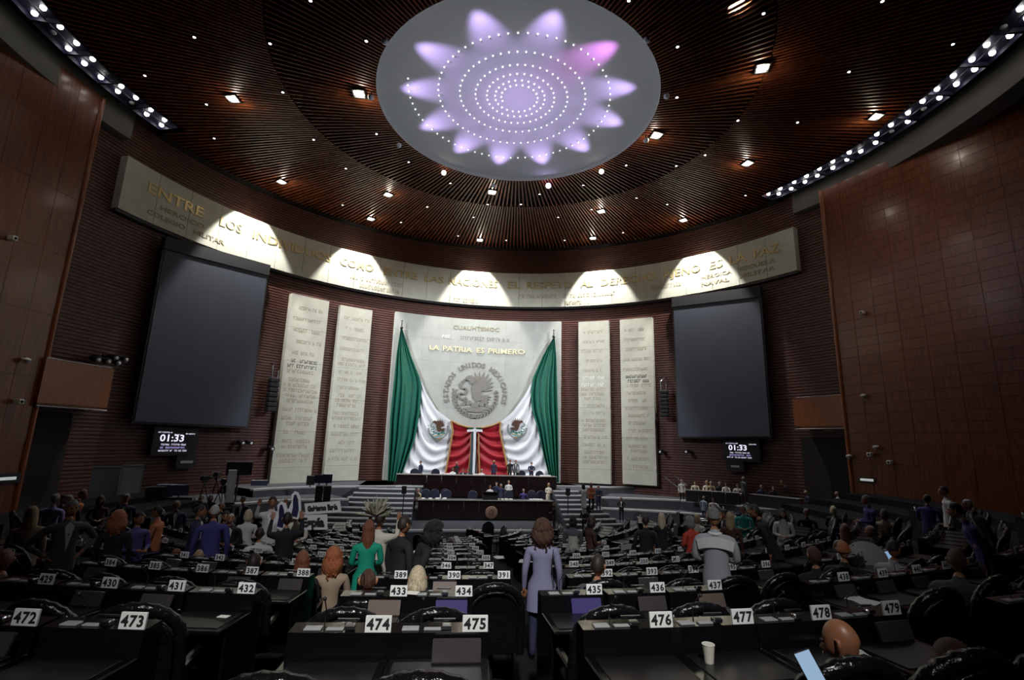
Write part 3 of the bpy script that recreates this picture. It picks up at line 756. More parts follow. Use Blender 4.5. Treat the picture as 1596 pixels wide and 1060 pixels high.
# ------------------------------------------------------------------ helpers on the round wall
def curved_slab(mb, a0, a1, z0, z1, r_front, depth, nseg=None):
    n = nseg or max(1, int(abs(a1 - a0) / 1.5)); rb = r_front + depth
    for i in range(n):
        b0, b1 = a0 + (a1 - a0) * i / n, a0 + (a1 - a0) * (i + 1) / n
        F = [pol(r_front, b0, z0), pol(r_front, b1, z0), pol(r_front, b1, z1), pol(r_front, b0, z1)]
        B = [pol(rb, b0, z0), pol(rb, b1, z0), pol(rb, b1, z1), pol(rb, b0, z1)]
        fs = [(0, 1, 2, 3), (3, 2, 6, 7), (1, 0, 4, 5)]
        if i == 0: fs.append((0, 3, 7, 4))
        if i == n - 1: fs.append((1, 5, 6, 2))
        mb.add(F + B, fs)
    return mb
def local(mb, e):
    L = e.location; mb.v = [(x - L.x, y - L.y, z - L.z) for x, y, z in mb.v]; return mb
def surf(az0, z0, R=RW):
    """local drawing plane on the round wall: x metres to the right, y metres up"""
    return lambda x, y, d=0: pol(R - d, az0 + degrees(x / R), z0 + y)
# ------------------------------------------------------------------ frieze
A0, A1 = -71.0, 69.1
fz = empty('stone_frieze', pol(22.4, 0, ZB)); tag(fz, 'long curved pale stone frieze with gilded lettering across the far wall', 'frieze')
NS = 26
for i in range(NS):
    m = MB(); g = .0009 * 57
    curved_slab(m, A0 + (A1 - A0) * i / NS + .03, A0 + (A1 - A0) * (i + 1) / NS - .03, ZB, ZT, RW, .5, 4)
    build(local(m, fz), 'stone_slab', STONE, fz)
m = curved_slab(MB(), A0, A1, ZB - .16, ZB - .02, RW + .12, .4); build(local(m, fz), 'lower_ledge', BLACK, fz)
def along(mb, words, size, bold=0, depth=.04):
    """each word is stretched between two measured azimuths"""
    for wd, (pa, pb) in words:
        a, za = azz(*pa); b, zb = azz(*pb); wdt = radians(b - a) * RW
        v, f = text_mesh(wd, size, bold, 'LEFT'); w0 = max(p[0] for p in v); k = wdt / w0
        F = surf(a, za); slope = (zb - za) / wdt
        text_on(mb, wd, size, lambda x, y, d: F(x * 1, y + slope * 0 * x, d), bold, 'LEFT', k, depth)
m = MB()
WD = [('ENTRE', (228, 296), (318, 328)), ('LOS', (343, 337), (378, 351)), ('INDIVIDUOS', (392, 368), (517, 402)), ('COMO', (530, 403), (582, 415)), ('ENTRE', (597, 425), (650, 437)),
      ('LAS', (660, 437), (691, 443)), ('NACIONES', (698, 444), (775, 449)), ('EL', (790, 449), (812, 450)), ('RESPETO', (820, 449), (893, 448)), ('AL', (905, 447), (925, 446)), ('DERECHO', (935, 441), (1023, 432)),
      ('AJENO', (1034, 431), (1092, 421)), ('ES', (1104, 413), (1126, 411)), ('LA', (1136, 407), (1164, 401)), ('PAZ', (1174, 400), (1216, 391))]
zc = 13.95
for wd, pa, pb in WD:
    a, b = azz(*pa)[0], azz(*pb)[0]; wdt = radians(b - a) * RW
    v, f = text_mesh(wd, .92, .012, 'LEFT'); w0 = max(p[0] for p in v)
    text_on(m, wd, .92, surf(a, zc), .012, 'LEFT', wdt / w0, .05)
build(local(m, fz), 'gilded_lettering', GOLD, fz)
m = MB()
def wordat(m, wd, pa, pb, size, z=None, R=RW, depth=.03, bold=.006):
    a, za = azz(*pa, R); b, _ = azz(*pb, R); wdt = radians(b - a) * R
    v, f = text_mesh(wd, size, bold, 'LEFT'); w0 = max(p[0] for p in v)
    text_on(m, wd, size, surf(a, za if z is None else z, R), bold, 'LEFT', wdt / w0, depth)
wordat(m, 'COLEGIO', (229, 326), (290, 347), .42, 12.68); wordat(m, 'MILITAR', (302, 352), (352, 365), .42, 12.68)
wordat(m, 'HEROICO', (250, 318), (320, 342), .42, 13.25)
wordat(m, 'HEROICA', (1092, 422), (1140, 415), .42, 13.25); wordat(m, 'ESCUELA', (1152, 411), (1208, 400), .42, 13.25)
wordat(m, 'NAVAL', (1092, 440), (1136, 430), .42, 12.68); wordat(m, 'MILITAR', (1152, 428), (1208, 418), .42, 12.68)
rnd = random.Random(5)
for xa, xb, z, ya in ((545, 630, 13.2, 430), (806, 868, 13.2, 462), (878, 962, 13.2, 458), (560, 625, 12.6, 450), (700, 748, 12.55, 470), (880, 908, 12.55, 470), (1016, 1062, 13.25, 445)):
    a, b = azz(xa, ya)[0], azz(xb, ya)[0]; blobs(m, 0, radians(b - a) * RW, 0, .34, surf(a, z), rnd, .025)
build(local(m, fz), 'small_lettering', INK, fz)

# ------------------------------------------------------------------ four inscribed pillars
def pillar(a0, a1, z0, z1, label, rows, special):
    e = empty('stone_pillar', pol(22.4, (a0 + a1) / 2, z0)); tag(e, label, 'pillar')
    rnd = random.Random(int(a0 * 10)); n = 7; W = radians(a1 - a0) * RW
    cuts = [z0, z0 + 1.15] + [z0 + 1.15 + (z1 - z0 - 1.15) * k / 5 for k in range(1, 6)]
    for q0, q1 in zip(cuts[:-1], cuts[1:]):
        m = curved_slab(MB(), a0, a1, q0 + .006, q1 - .006, RW, .55, 3); build(local(m, e), 'stone_slab', STONE, e)
    F = surf(a0, z0)
    faint, dark, white = MB(), MB(), MB()
    for i, (fy, f0, f1) in enumerate(rows):
        y = (z1 - z0) * (1 - fy); tgt = {'d': dark, 'w': white}.get(special.get(i), faint)
        blobs(tgt, W * f0, W * f1, y, .25, F, rnd, .012)
    build(local(faint, e), 'inscription', INK, e)
    if dark.v: build(local(dark, e), 'inscription_line', INKD, e)['label'] = 'two lines of dark lettering'
    if white.v: build(local(white, e), 'inscription_line', INKW, e)['label'] = 'two lines of white lettering'
def mk_rows(seed, upper):
    r = random.Random(seed); out = []
    f = .07
    while f < .90:
        wd = r.uniform(.55, .86) if f > .25 else r.uniform(.6, .8); c = .5 + r.uniform(-.04, .04)
        out.append((f, c - wd / 2, c + wd / 2)); f += .062 if f < .3 else r.choice((.028, .045))
    return out
P1 = mk_rows(1, 0); P2 = mk_rows(2, 0); P3 = mk_rows(3, 0); P4 = mk_rows(4, 0)
def near(rows, f): return sorted(range(len(rows)), key=lambda i: abs(rows[i][0] - f))[:2]
pillar(-40.0, -32.5, -3.3, 10.72, 'tall pale inscribed stone pillar beside the left projection screen, leftmost of four', P1, {i: 'd' for i in near(P1, .37)})
pillar(-30.1, -23.3, -3.2, 10.62, 'tall pale inscribed stone pillar between leftmost pillar and flag panel', P2, {})
pillar(23.7, 30.5, -3.1, 10.75, 'tall pale inscribed stone pillar just right of the flag panel, white line of text', P3, {i: 'w' for i in near(P3, .37)})
pillar(33.0, 40.0, -3.0, 10.72, 'tall pale inscribed stone pillar beside the right projection screen, rightmost of four', P4, {i: 'd' for i in near(P4, .38)})

# ------------------------------------------------------------------ central panel with relief
CA0, CA1, CZ0, CZ1 = -18.2, 19.7, -3.2, 10.85
cp = empty('central_stone_panel', pol(22.4, 0, CZ0)); tag(cp, 'wide grey stone panel with carved eagle seal behind the draped flags', 'stone panel')
for r_ in range(7):
    for c_ in range(6):
        a0 = CA0 + (CA1 - CA0) * c_ / 6; a1 = CA0 + (CA1 - CA0) * (c_ + 1) / 6; z0 = CZ0 + (CZ1 - CZ0) * r_ / 7; z1 = CZ0 + (CZ1 - CZ0) * (r_ + 1) / 7
        build(local(curved_slab(MB(), a0 + .008, a1 - .008, z0 + .003, z1 - .003, RW, .55, 4), cp), 'stone_slab', STONE_C, cp)
m = MB()
for wd, xa, xb in (('LA', 668, 684), ('PATRIA', 689, 736), ('ES', 742, 755), ('PRIMERO', 760, 818)): wordat(m, wd, (xa, 549), (xb, 549), .62, azz(742, 550)[1] , depth=.06, bold=.012)
build(local(m, cp), 'gilded_lettering', mat('pale_gilding', (.80, .74, .52), .45), cp)
m = MB(); wordat(m, 'CUAUHTEMOC', (706, 514), (778, 514), .5, azz(742, 515)[1]); build(local(m, cp), 'small_lettering', INK, cp)
m = MB(); wordat(m, 'NE', (688, 527), (702, 527), .42, azz(695, 527)[1]); build(local(m, cp), 'lettering', INKW, cp)
m = MB(); a, z = azz(718, 528)
blobs(m, 0, radians(azz(796, 528)[0] - a) * RW, 0, .3, surf(a, z + .1), rnd, .02); build(local(m, cp), 'worn_lettering', STONE_D, cp)

# coat of arms in a unit circle: (points, key)
def ell(cx, cy, rx, ry, rot=0, n=14):
    c, s = cos(rot), sin(rot)
    return [(cx + rx * cos(t) * c - ry * sin(t) * s, cy + rx * cos(t) * s + ry * sin(t) * c) for t in [2 * pi * i / n for i in range(n)]]
def arms():
    out = []
    out.append(([(-.10, -.10), (.05, -.26), (.22, -.20), (.24, .10), (.20, .38), (.06, .52), (-.10, .50), (-.16, .30)], 'body', .05))      # body
    out.append(([(-.10, .44), (.02, .55), (-.08, .68), (-.26, .74), (-.38, .68), (-.46, .56), (-.36, .56), (-.26, .52), (-.18, .40)], 'head', .07))
    out.append(([(-.46, .57), (-.56, .48), (-.50, .45), (-.38, .54)], 'beak', .06))
    for i in range(9):                    # raised wing, feather by feather
        a = radians(118 - 15 * i); L = .62 + .10 * sin(i * .5)
        c, s = cos(a), sin(a); bx, by = .10, .22
        out.append(([(bx - .05 * s, by + .05 * c), (bx + L * .5 * c - .07 * s, by + L * .5 * s + .07 * c), (bx + L * c, by + L * s), (bx + L * .5 * c + .07 * s, by + L * .5 * s - .07 * c), (bx + .05 * s, by - .05 * c)], 'wing', .04 + .006 * (i % 2)))
    for i in range(5):
        a = radians(-8 - 16 * i); c, s = cos(a), sin(a); bx, by = .2, .0; L = .42
        out.append(([(bx, by), (bx + L * .6 * c - .05 * s, by + L * .6 * s + .05 * c), (bx + L * c, by + L * s), (bx + L * .6 * c + .05 * s, by + L * .6 * s - .05 * c)], 'tail', .04))
    pts = [(-.52, .50), (-.60, .36), (-.52, .22), (-.40, .26), (-.32, .14), (-.42, .02), (-.58, .06), (-.66, -.06), (-.52, -.18), (-.34, -.12)]
    for (x0, y0), (x1, y1) in zip(pts[:-1], pts[1:]):
        d = hypot(x1 - x0, y1 - y0); nx, ny = -(y1 - y0) / d * .03, (x1 - x0) / d * .03
        out.append(([(x0 + nx, y0 + ny), (x0 - nx, y0 - ny), (x1 - nx, y1 - ny), (x1 + nx, y1 + ny)], 'snake', .07))
    for cx, cy, rx, ry, ro in ((.0, -.38, .15, .10, 0), (-.24, -.30, .11, .08, .5), (-.38, -.20, .09, .07, .8), (.24, -.34, .11, .08, -.4), (.38, -.26, .09, .07, -.7), (-.44, -.36, .09, .06, .2), (.46, -.40, .08, .06, -.3)):
        out.append((ell(cx, cy, rx, ry, ro), 'cactus', .05))
    out.append((ell(0, -.52, .46, .07), 'rock', .04)); out.append((ell(0, -.60, .34, .05), 'water', .05))
    for sg in (-1, 1):                    # wreath of leaves
        for i in range(11):
            a = radians(-90 + sg * (8 + 9.2 * i)); R = .80
            for k in (-1, 1):
                ang = a + pi / 2 * sg + k * .55
                out.append((ell(R * cos(a) + k * .035 * cos(a), R * sin(a) + k * .035 * sin(a), .085, .032, ang, 8), 'leaf', .045))
    out.append(([(-.12, -.86), (.12, -.86), (.05, -.80), (.12, -.72), (-.12, -.72), (-.05, -.80)], 'ribbon', .06))
    return out
def relief(e, F, R, keys, mats, nm, dscale=1):
    by = {}
    for pts, k, d in arms():
        if keys and k not in keys: continue
        area = sum(pts[i][0] * pts[(i + 1) % len(pts)][1] - pts[(i + 1) % len(pts)][0] * pts[i][1] for i in range(len(pts)))
        if area < 0: pts = pts[::-1]
        m = by.setdefault(mats[k][0], (MB(), mats[k][1]))[0]
        lo = [F(x * R, y * R, 0) for x, y in pts]; hi = [F(x * R, y * R, d * dscale) for x, y in pts]
        n = len(pts); m.add(lo + hi, [tuple(range(n, 2 * n))] + [(i, (i + 1) % n, n + (i + 1) % n, n + i) for i in range(n)])
    for n_, (m, mt) in by.items(): build(local(m, e), n_, mt, e)
ea, ez = azz(741, 614); ER = radians(azz(783, 615)[0] - azz(699, 615)[0]) * RW / 2
F = surf(ea, ez)
one = {k: ('carved_relief', STONE_D) for k in ('body', 'head', 'beak', 'wing', 'tail', 'snake', 'cactus', 'rock', 'water', 'leaf', 'ribbon')}
one.update({k: ('carved_wreath', STONE_D) for k in ('leaf', 'ribbon')})
relief(cp, lambda x, y, d=0: F(x, y - .1, d), ER * .98, None, one, 'seal', 2.0)
m = MB(); word = 'ESTADOS UNIDOS MEXICANOS'
for i, ch in enumerate(word):
    if ch == ' ': continue
    t = radians(196 - (212) * i / (len(word) - 1)); c, s = cos(t - pi / 2), sin(t - pi / 2); Rl = ER * 1.0
    def G(x, y, d=0, c=c, s=s, t=t): return F(Rl * cos(t) + x * c - y * s, Rl * sin(t) + x * s + y * c, d)
    text_on(m, ch, .62, G, .014, 'CENTER', 1, .05)
build(local(m, cp), 'ring_of_letters', STONE_D, cp)

# ------------------------------------------------------------------ draped flags
def pl(pts, t):
    """smooth point on a polyline by arc length"""
    P = [np.array(p, float) for p in pts]; L = [0]
    for a, b in zip(P[:-1], P[1:]): L.append(L[-1] + np.linalg.norm(b - a))
    d = t * L[-1]; xs = [p[0] for p in P]; ys = [p[1] for p in P]
    return np.array([np.interp(d, L, xs), np.interp(d, L, ys)])
def onwall(p, off):
    R = RW - off; a, z = azz(p[0], p[1], R); return pol(R, a, z)
BOT = 752
def flag(L, label):
    e = empty('draped_flag', onwall(L['peak'], .3)); tag(e, label, 'flag')
    # green: folds run down from the tie at the top
    g = MB()
    def fg(s, t):
        a, b = pl(L['outer'], t), pl(L['gw'], t); p = a + (b - a) * s
        amp = .03 + .20 * min(1, t * 1.6); k = 5.2
        return onwall(p, .30 + amp * (.5 + .5 * sin(2 * pi * k * s + 1.5 * sin(3 * t))) + .05 * sin(13 * s * pi))
    g.grid(fg, 60, 40); build(local(g, e), 'green_cloth', GREEN, e)
    wm = MB()
    def fw(s, t):                        # t across the family of swags, s along one swag
        a = pl(L['gw2'], t); b = pl(L['wr'], t); p = a + (b - a) * s
        if L['cat'] is not None and t < 1:
            c = pl(L['cat'], s); base = a + (b - a) * s; ca = pl(L['gw2'], 0) + (pl(L['wr'], 0) - pl(L['gw2'], 0)) * s
            p = p + (c - ca) * (1 - t) ** .7
        sag = 22 * sin(pi * s ** .8) * sin(pi * t ** .9) * (.9)
        p = p + np.array([0, sag])
        amp = .115 * min(1, t * 5) * (.35 + .65 * sin(pi * min(1, s + .18)))
        return onwall(p, .34 + amp * sin(2 * pi * (7 * t ** .9)) + .12 * sin(pi * s))
    wm.grid(fw, 34, 96); build(local(wm, e), 'white_cloth', WHITE, e)
    rm = MB()
    def fr(s, t):
        a = pl(L['wr'], t); b = pl(L['ctr'], t ** 2.4 * .98); p = a + (b - a) * s
        p = p + np.array([0, 8 * sin(pi * s) * sin(pi * t)])
        if t < .3: p = p + (pl(L['rtop'], s) - (pl(L['wr'], 0) + (pl(L['ctr'], 0) - pl(L['wr'], 0)) * s)) * (1 - t / .3)
        return onwall(p, .42 + .13 * (1 - .6 * s) * sin(2 * pi * 5.5 * t) * min(1, t * 6))
    rm.grid(fr, 26, 80); build(local(rm, e), 'red_cloth', RED, e)
    fm = MB()
    for nm, pts in (('t', L['rtop']), ('s', L['wr'])):
        fm.tube([onwall(pl(pts, t), .55) for t in np.linspace(0, 1, 24)], .085, 6)
    fm.tube([onwall(pl(L['ctr'], t) + np.array([L['sg'] * -3, 0]), .6) for t in np.linspace(.1, 1, 12)], .07, 6)
    build(local(fm, e), 'gold_fringe', FRING, e)
    # emblem on the white
    a, z = azz(*L['emb'], RW - .75); Fe = surf(a, z, RW - .78); tilt = L['tilt']
    G = lambda x, y, d=0: Fe((x * cos(tilt) - y * sin(tilt)) * L['sg'] * 1, x * sin(tilt) + y * cos(tilt), d)
    cols = {k: ('eagle', cl('eagle_brown', (.075, .035, .02), .7)) for k in ('body', 'head', 'wing', 'tail')}
    cols.update({'beak': ('beak', FRING), 'snake': ('snake', cl('snake_green', (.05, .18, .15), .6)), 'cactus': ('cactus', cl('cactus_green', (.03, .16, .14), .7)),
                 'rock': ('rock', cl('rock_tan', (.42, .34, .20), .7)), 'water': ('water', cl('water_teal', (.10, .30, .34), .6)), 'leaf': ('wreath', cl('wreath_grey', (.10, .14, .13), .7)), 'ribbon': ('ribbon', FRING)})
    relief(e, G, L['er'], None, cols, 'e', .5)
    build(MB(), 'x', BLACK) if False else None
    # tie at the top
    t = MB(); p = onwall(L['peak'], .35); t.tube([(p[0], p[1], p[2] + .5), p], .05, 6); t.sphere(p, .14, 8, 6)
    t.sphere((p[0], p[1], p[2] + .6), .07, 8, 6); build(local(t, e), 'wall_hook', BLACK, e)
    return e
LF = dict(peak=(626, 511), outer=[(624.5, 511), (618, 552), (613, 600), (608, 650), (604, BOT)], gw=[(626.5, 511), (640, 553), (655, 590), (657.5, 604), (655, 640), (647, 685), (637, 712), (622, BOT)],
          gw2=[(655, 591), (657.5, 604), (655, 640), (647, 685), (637, 712), (620, BOT)], cat=[(655, 590), (664, 612), (680, 638), (703, 656)],
          wr=[(703, 656), (706, 672), (700, 706), (692, 750)], ctr=[(737, 667), (737, 700), (732, 750)], rtop=[(703, 656), (715, 662), (727, 665.5), (737, 667)], emb=(683, 669), er=1.0, tilt=.15, sg=1)
RF = dict(peak=(863, 525), outer=[(864.5, 525), (867.5, 560), (870, 650), (871, BOT)], gw=[(863, 525), (846, 555), (830, 590), (827, 615), (829, 640), (838, 668), (846, 706), (858, BOT)],
          gw2=[(831, 590), (827, 615), (829, 640), (838, 668), (846, 706), (860, BOT)], cat=[(832, 590), (818, 616), (800, 641), (780, 658)],
          wr=[(780, 658), (779, 672), (786, 706), (795, 750)], ctr=[(743, 667), (743, 700), (745, 750)], rtop=[(780, 658), (767, 663.5), (754, 666.5), (743, 667)], emb=(806, 668), er=1.0, tilt=.15, sg=-1)
flag(LF, 'draped green white and red flag with eagle emblem, left of the pair'); flag(RF, 'draped green white and red flag with eagle emblem, right of the pair')
# bow and ribbons between the flags
e = empty('ribbon_bow', onwall((740, 669), .7)); tag(e, 'white and green bow with long hanging ribbons between the two flags', 'bow')
def strip(pts, wd, off, name, mt):
    m = MB(); P = [np.array(p, float) for p in pts]
    for a, b in zip(P[:-1], P[1:]):
        h = np.array([wd, 0]) if abs(b[1] - a[1]) > abs(b[0] - a[0]) else np.array([0, wd])
        q = [onwall(x, off) for x in (a - h, a + h, b + h, b - h)]; r = [onwall(x, off - .04) for x in (a - h, a + h, b + h, b - h)]
        m.hexa(r + q)
    build(local(m, e), name, mt, e)
strip([(740, 668), (739.6, 700), (738, 738)], 1.9, .78, 'white_ribbon', WHITE)
strip([(736.5, 670), (735.5, 700), (733.5, 738)], 1.6, .74, 'dark_ribbon', cl('ribbon_dark', (.03, .06, .08), .7))
for sg in (-1, 1):
    strip([(740 + sg * 1.5, 671), (740 + sg * 12, 671.5)], 1.8, .82, 'bow_loop', WHITE)
    strip([(740 + sg * 1.5, 667.5), (740 + sg * 10, 667.2)], 1.1, .80, 'bow_loop', GREEN)
# ------------------------------------------------------------------ projection screens
def screen(a0, a1, zb0, zb1, zt0, zt1, label, R=22.15):
    e = empty('projection_screen', pol(R, (a0 + a1) / 2, zb0)); tag(e, label, 'projection screen')
    def q(a, z, off=0): return pol(R + off, a, z)
    m = MB(); m.hexa([q(a0, zb0, .12), q(a1, zb1, .12), q(a1, zb1, .3), q(a0, zb0, .3), q(a0, zt0, .12), q(a1, zt1, .12), q(a1, zt1, .3), q(a0, zt0, .3)])
    build(local(m, e), 'backing_frame', BLACK, e)
    g = .30
    m = MB(); m.hexa([q(a0 + g, zb0 + .12, .06), q(a1 - g, zb1 + .12, .06), q(a1 - g, zb1 + .12, .125), q(a0 + g, zb0 + .12, .125), q(a0 + g, zt0 - .1, .06), q(a1 - g, zt1 - .1, .06), q(a1 - g, zt1 - .1, .125), q(a0 + g, zt0 - .1, .125)])
    build(local(m, e), 'screen_surface', PSCR, e)
    m = MB(); m.hexa([q(a0, zt0 - .05, .0), q(a1, zt1 - .05, .0), q(a1, zt1 - .05, .4), q(a0, zt0 - .05, .4), q(a0, zt0 + .75, .0), q(a1, zt1 + .75, .0), q(a1, zt1 + .75, .4), q(a0, zt0 + .75, .4)])
    build(local(m, e), 'screen_case', cl('screen_case', (.012, .013, .016), .7), e)
def sc_ang(*ps): return sum(azz(*p, 22.2)[0] for p in ps) / len(ps)
def zz(p): return azz(*p, 22.2)[1]
screen(sc_ang((210, 660), (252, 385)), sc_ang((390, 668), (417, 428)), zz((210, 660)), zz((390, 668)), zz((252, 385)), zz((417, 428)), 'large blank dark grey projection screen on the left part of the brick wall')
screen(sc_ang((1056, 683), (1047, 478)), sc_ang((1206, 683), (1183, 462)), zz((1056, 683)), zz((1206, 683)), zz((1047, 478)), zz((1183, 462)), 'large blank dark grey projection screen on the right part of the brick wall')
# ------------------------------------------------------------------ clock displays
def clock(px, side):
    x0, y0, x1, y1 = px; R = 22.5; a0, a1 = azz(x0, (y0 + y1) / 2, R)[0], azz(x1, (y0 + y1) / 2, R)[0]; z1 = (azz(x0, y0, R)[1] + azz(x1, y0, R)[1]) / 2; z0 = (azz(x0, y1, R)[1] + azz(x1, y1, R)[1]) / 2
    e = empty('clock_display', pol(R, (a0 + a1) / 2, z0)); tag(e, 'black display reading 01:33 on the brick wall below the %s projection screen' % side, 'display')
    build(local(curved_slab(MB(), a0 - .5, a1 + .5, z0 - .15, z1 + .15, R, .35, 2), e), 'casing', BLACK, e)
    W = radians(a1 - a0) * R; H = z1 - z0; F = surf(a0, z0, R)
    m = MB(); text_on(m, '01:33', H * .42, lambda x, y, d=0: F(W / 2 - .1 * W + x, H * .50 + y, .03), .01, 'CENTER', 1.15); build(local(m, e), 'time_digits', LEDTXT, e)
    m, v = MB(), MB(); rn = random.Random(1)
    blobs(m, W * .02, W * .40, H * .88, H * .055, F, rn, .02); blobs(m, W * .74, W * .99, H * .84, H * .055, F, rn, .02); blobs(m, W * .44, W * .58, H * .79, H * .05, F, rn, .02)
    blobs(m, W * .14, W * .80, H * .36, H * .07, F, rn, .02); blobs(v, W * .10, W * .80, H * .23, H * .07, F, rn, .02); blobs(m, W * .04, W * .84, H * .10, H * .07, F, rn, .02)
    build(local(m, e), 'text_lines', LEDTXT, e); build(local(v, e), 'text_line', LEDTXT2, e)
clock((243, 670, 303, 706), 'left'); clock((1131, 688, 1180, 716), 'right')
def wallbox(px, py, w, h, d, name, label, cat, mt, R=22.5, extra=None):
    P = at_r(px, py, R); e = empty(name, tuple(P), -radians(az_of(P)) - AX); tag(e, label, cat)
    build(MB().box((0, 0, 0), (w, d, h), bev=.02), 'casing', mt, e)
    if extra: extra(e)
    return e
wallbox(289, 720, 1.2, .75, .2, 'sign_box', 'small black box with white strip under the left clock display', 'sign', BLACK, extra=lambda e: build(MB().box((.0, -.12, .0), (.75, .02, .16)), 'white_strip', LGPLAS, e))
wallbox(1147, 727, 1.2, .75, .2, 'sign_box', 'small black box with white strip under the right clock display', 'sign', BLACK, extra=lambda e: build(MB().box((.0, -.12, .0), (.6, .02, .14)), 'white_strip', LGPLAS, e))
# hanging loudspeakers
def hang(px, ytop, ybot, label, R=22.2):
    P = at_r(px, ytop, R); Q = at_r(px, ybot, R); e = empty('line_loudspeaker', tuple(Q), -radians(az_of(P)) - AX); H = P[2] - Q[2]; tag(e, label, 'loudspeaker')
    n = 7
    for i in range(n): build(MB().box((0, 0, H * (i + .5) / n), (.62, .5, H / n - .03), bev=.05), 'speaker_module', CLOTHB, e)
    m = MB(); m.tube([(-.2, 0, H), (-.2, .0, H + .7)], .05, 6); m.tube([(.22, 0, H), (.22, 0, H + .6)], .05, 6); m.tube([(-.25, 0, H + .7), (.1, .4, H + 1.1), (.0, .7, H + 1.1)], .06, 6); build(m, 'steel_bracket', CHROME, e)
hang(421, 588, 642, 'slim black hanging loudspeaker between left projection screen and pillars'); hang(1036, 608, 650, 'slim black hanging loudspeaker between right pillars and projection screen')
def spotfix(px, py, label, R=22.4, n=2):
    P = at_r(px, py, R); e = empty('stage_spotlight', tuple(P), -radians(az_of(P)) - AX); tag(e, label, 'spotlight')
    m = MB().box((0, .2, 0), (.5 + .6 * (n > 1), .1, .12)); m.tube([(0, .5, 0), (0, 0, 0)], .05, 6); build(m, 'bracket', BLACK, e)
    for i in range(n):
        x = (i - (n - 1) / 2) * .55
        build(MB().tube([(x, .1, 0), (x + .05, -.4, -.12)], .16, 10, rs=[.12, .18]), 'lamp_body', BLACK, e)
        build(MB().sphere((x + .05, -.41, -.12), .10, 8, 6, (1, .3, 1)), 'lens', GLASSB, e)
for x, y, l, n in ((380, 688, 'pair of small spotlights on the brick wall right of the left clock', 2), (420, 697, 'spotlight on the brick wall at the foot of the left loudspeaker', 1), (1030, 702, 'spotlight on the brick wall beside the rightmost pillar', 1), (1071, 702, 'small spotlight on the brick wall under the right screen', 1), (160, 560, 'row of dark fixtures on the brick wall above the left balcony', 3), (180, 556, 'black spotlight cluster beside the left screen edge', 2)):
    spotfix(x, y, l, n=n)
# cameras and signs on the wood walls
def wall_pt(px, py, sg):
    u0, v0, u1, v1 = (21.6, 5.2, 22.85, .3) if sg < 0 else (21.2, 5.55, 22.85, .3)
    if sg > 0 and px > 1440: u0, v0, u1, v1 = 22.85, .3, 23.8, -4.3
    a = np.array(uv(sg * u0, v0)[:2]); b = np.array(uv(sg * u1, v1)[:2]); n = np.array([-(b - a)[1], (b - a)[0]]); n = n / np.linalg.norm(n)
    if n @ (C0 - a) < 0: n = -n
    d = sight(px, py); t = (a @ n) / (d[:2] @ n); return d * t + np.append(n * .03, 0), atan2(n[1], n[0]) + pi / 2
def camfix(px, py, sg, label, kind='dome'):
    P, rz = wall_pt(px, py, sg); e = empty('wall_camera', tuple(P), rz); tag(e, label, 'camera')
    build(MB().box((0, -.12, .06), (.10, .24, .06), bev=.01), 'arm', WPLAS, e)
    if kind == 'dome': build(MB().lathe([(0, -.16), (.09, -.13), (.12, -.03), (.16, -.02), (.16, .06), (.05, .12), (0, .12)], 12, (0, -.26, -.02)), 'dome', WPLAS, e)
    else:
        build(MB().box((0, -.28, -.02), (.2, .3, .22), bev=.03), 'housing', WPLAS, e); build(MB().sphere((0, -.44, -.02), .06, 8, 6), 'lens', BLACK, e)
for x, y, s, l, k in ((10, 371, -1, 'white camera on the left wood wall, highest one, at the picture edge', 'box'), (33, 561, -1, 'white dome camera on the left wood wall beside the balcony top', 'dome'), (20, 625, -1, 'white box camera on the left wood wall below the dome one', 'box'),
                      (1349, 488, 1, 'white camera high on the right wood wall, topmost of its column', 'box'), (1350, 617, 1, 'white dome camera on the right wood wall level with the balcony', 'dome'),
                      (1370, 697, 1, 'round white camera low on the right wood wall above the seam', 'dome'), (1328, 711, 1, 'white camera at the corner edge of the right wood wall', 'dome'), (1361, 708, 1, 'small dark-bodied camera low on the right wood wall', 'box'), (1392, 720, 1, 'cluster of dark devices on the seam of the right wood wall', 'box')):
    camfix(x, y, s, l, k)
def wallsign(px, py, sg, w, h, label, text, col, tcol):
    P, rz = wall_pt(px, py, sg); e = empty('wall_sign', tuple(P), rz); tag(e, label, 'sign')
    build(MB().box((0, -.04, 0), (w, .08, h), bev=.01), 'plate', col, e)
    text(e)
def arrow(sgn):
    def f(e): m = MB(); m.box((0, -.10, 0), (.8, .02, .13)); m.prism([(sgn * .36, -.11, -.2), (sgn * .66, -.11, 0), (sgn * .36, -.11, .2)], [(sgn * .36, -.09, -.2), (sgn * .66, -.09, 0), (sgn * .36, -.09, .2)]); build(m, 'white_arrow', LAMPT, e)
    return f
LAMPT = mat('sign_white', (.8, .85, .82), .5, emit=(.8, .9, .85), es=.35)
wallsign(6, 746, -1, 1.6, .45, 'white arrow sign low on the left wood wall at the picture edge', arrow(-1), BLACK, 0)
wallsign(1353, 748, 1, .9, .32, 'black sign with white lettering strip low on the right wood wall', lambda e: build(MB().box((0, -.10, 0), (.7, .02, .13)), 'white_strip', LAMPT, e), BLACK, 0)
wallsign(1518, 735, 1, .42, .42, 'small square black sign with pale figure on the right wood wall', lambda e: build(MB().box((0, -.1, -.02), (.08, .02, .16)).sphere((0, -.1, .10), .045, 8, 6), 'pale_figure', LGPLAS, e), BLACK, 0)
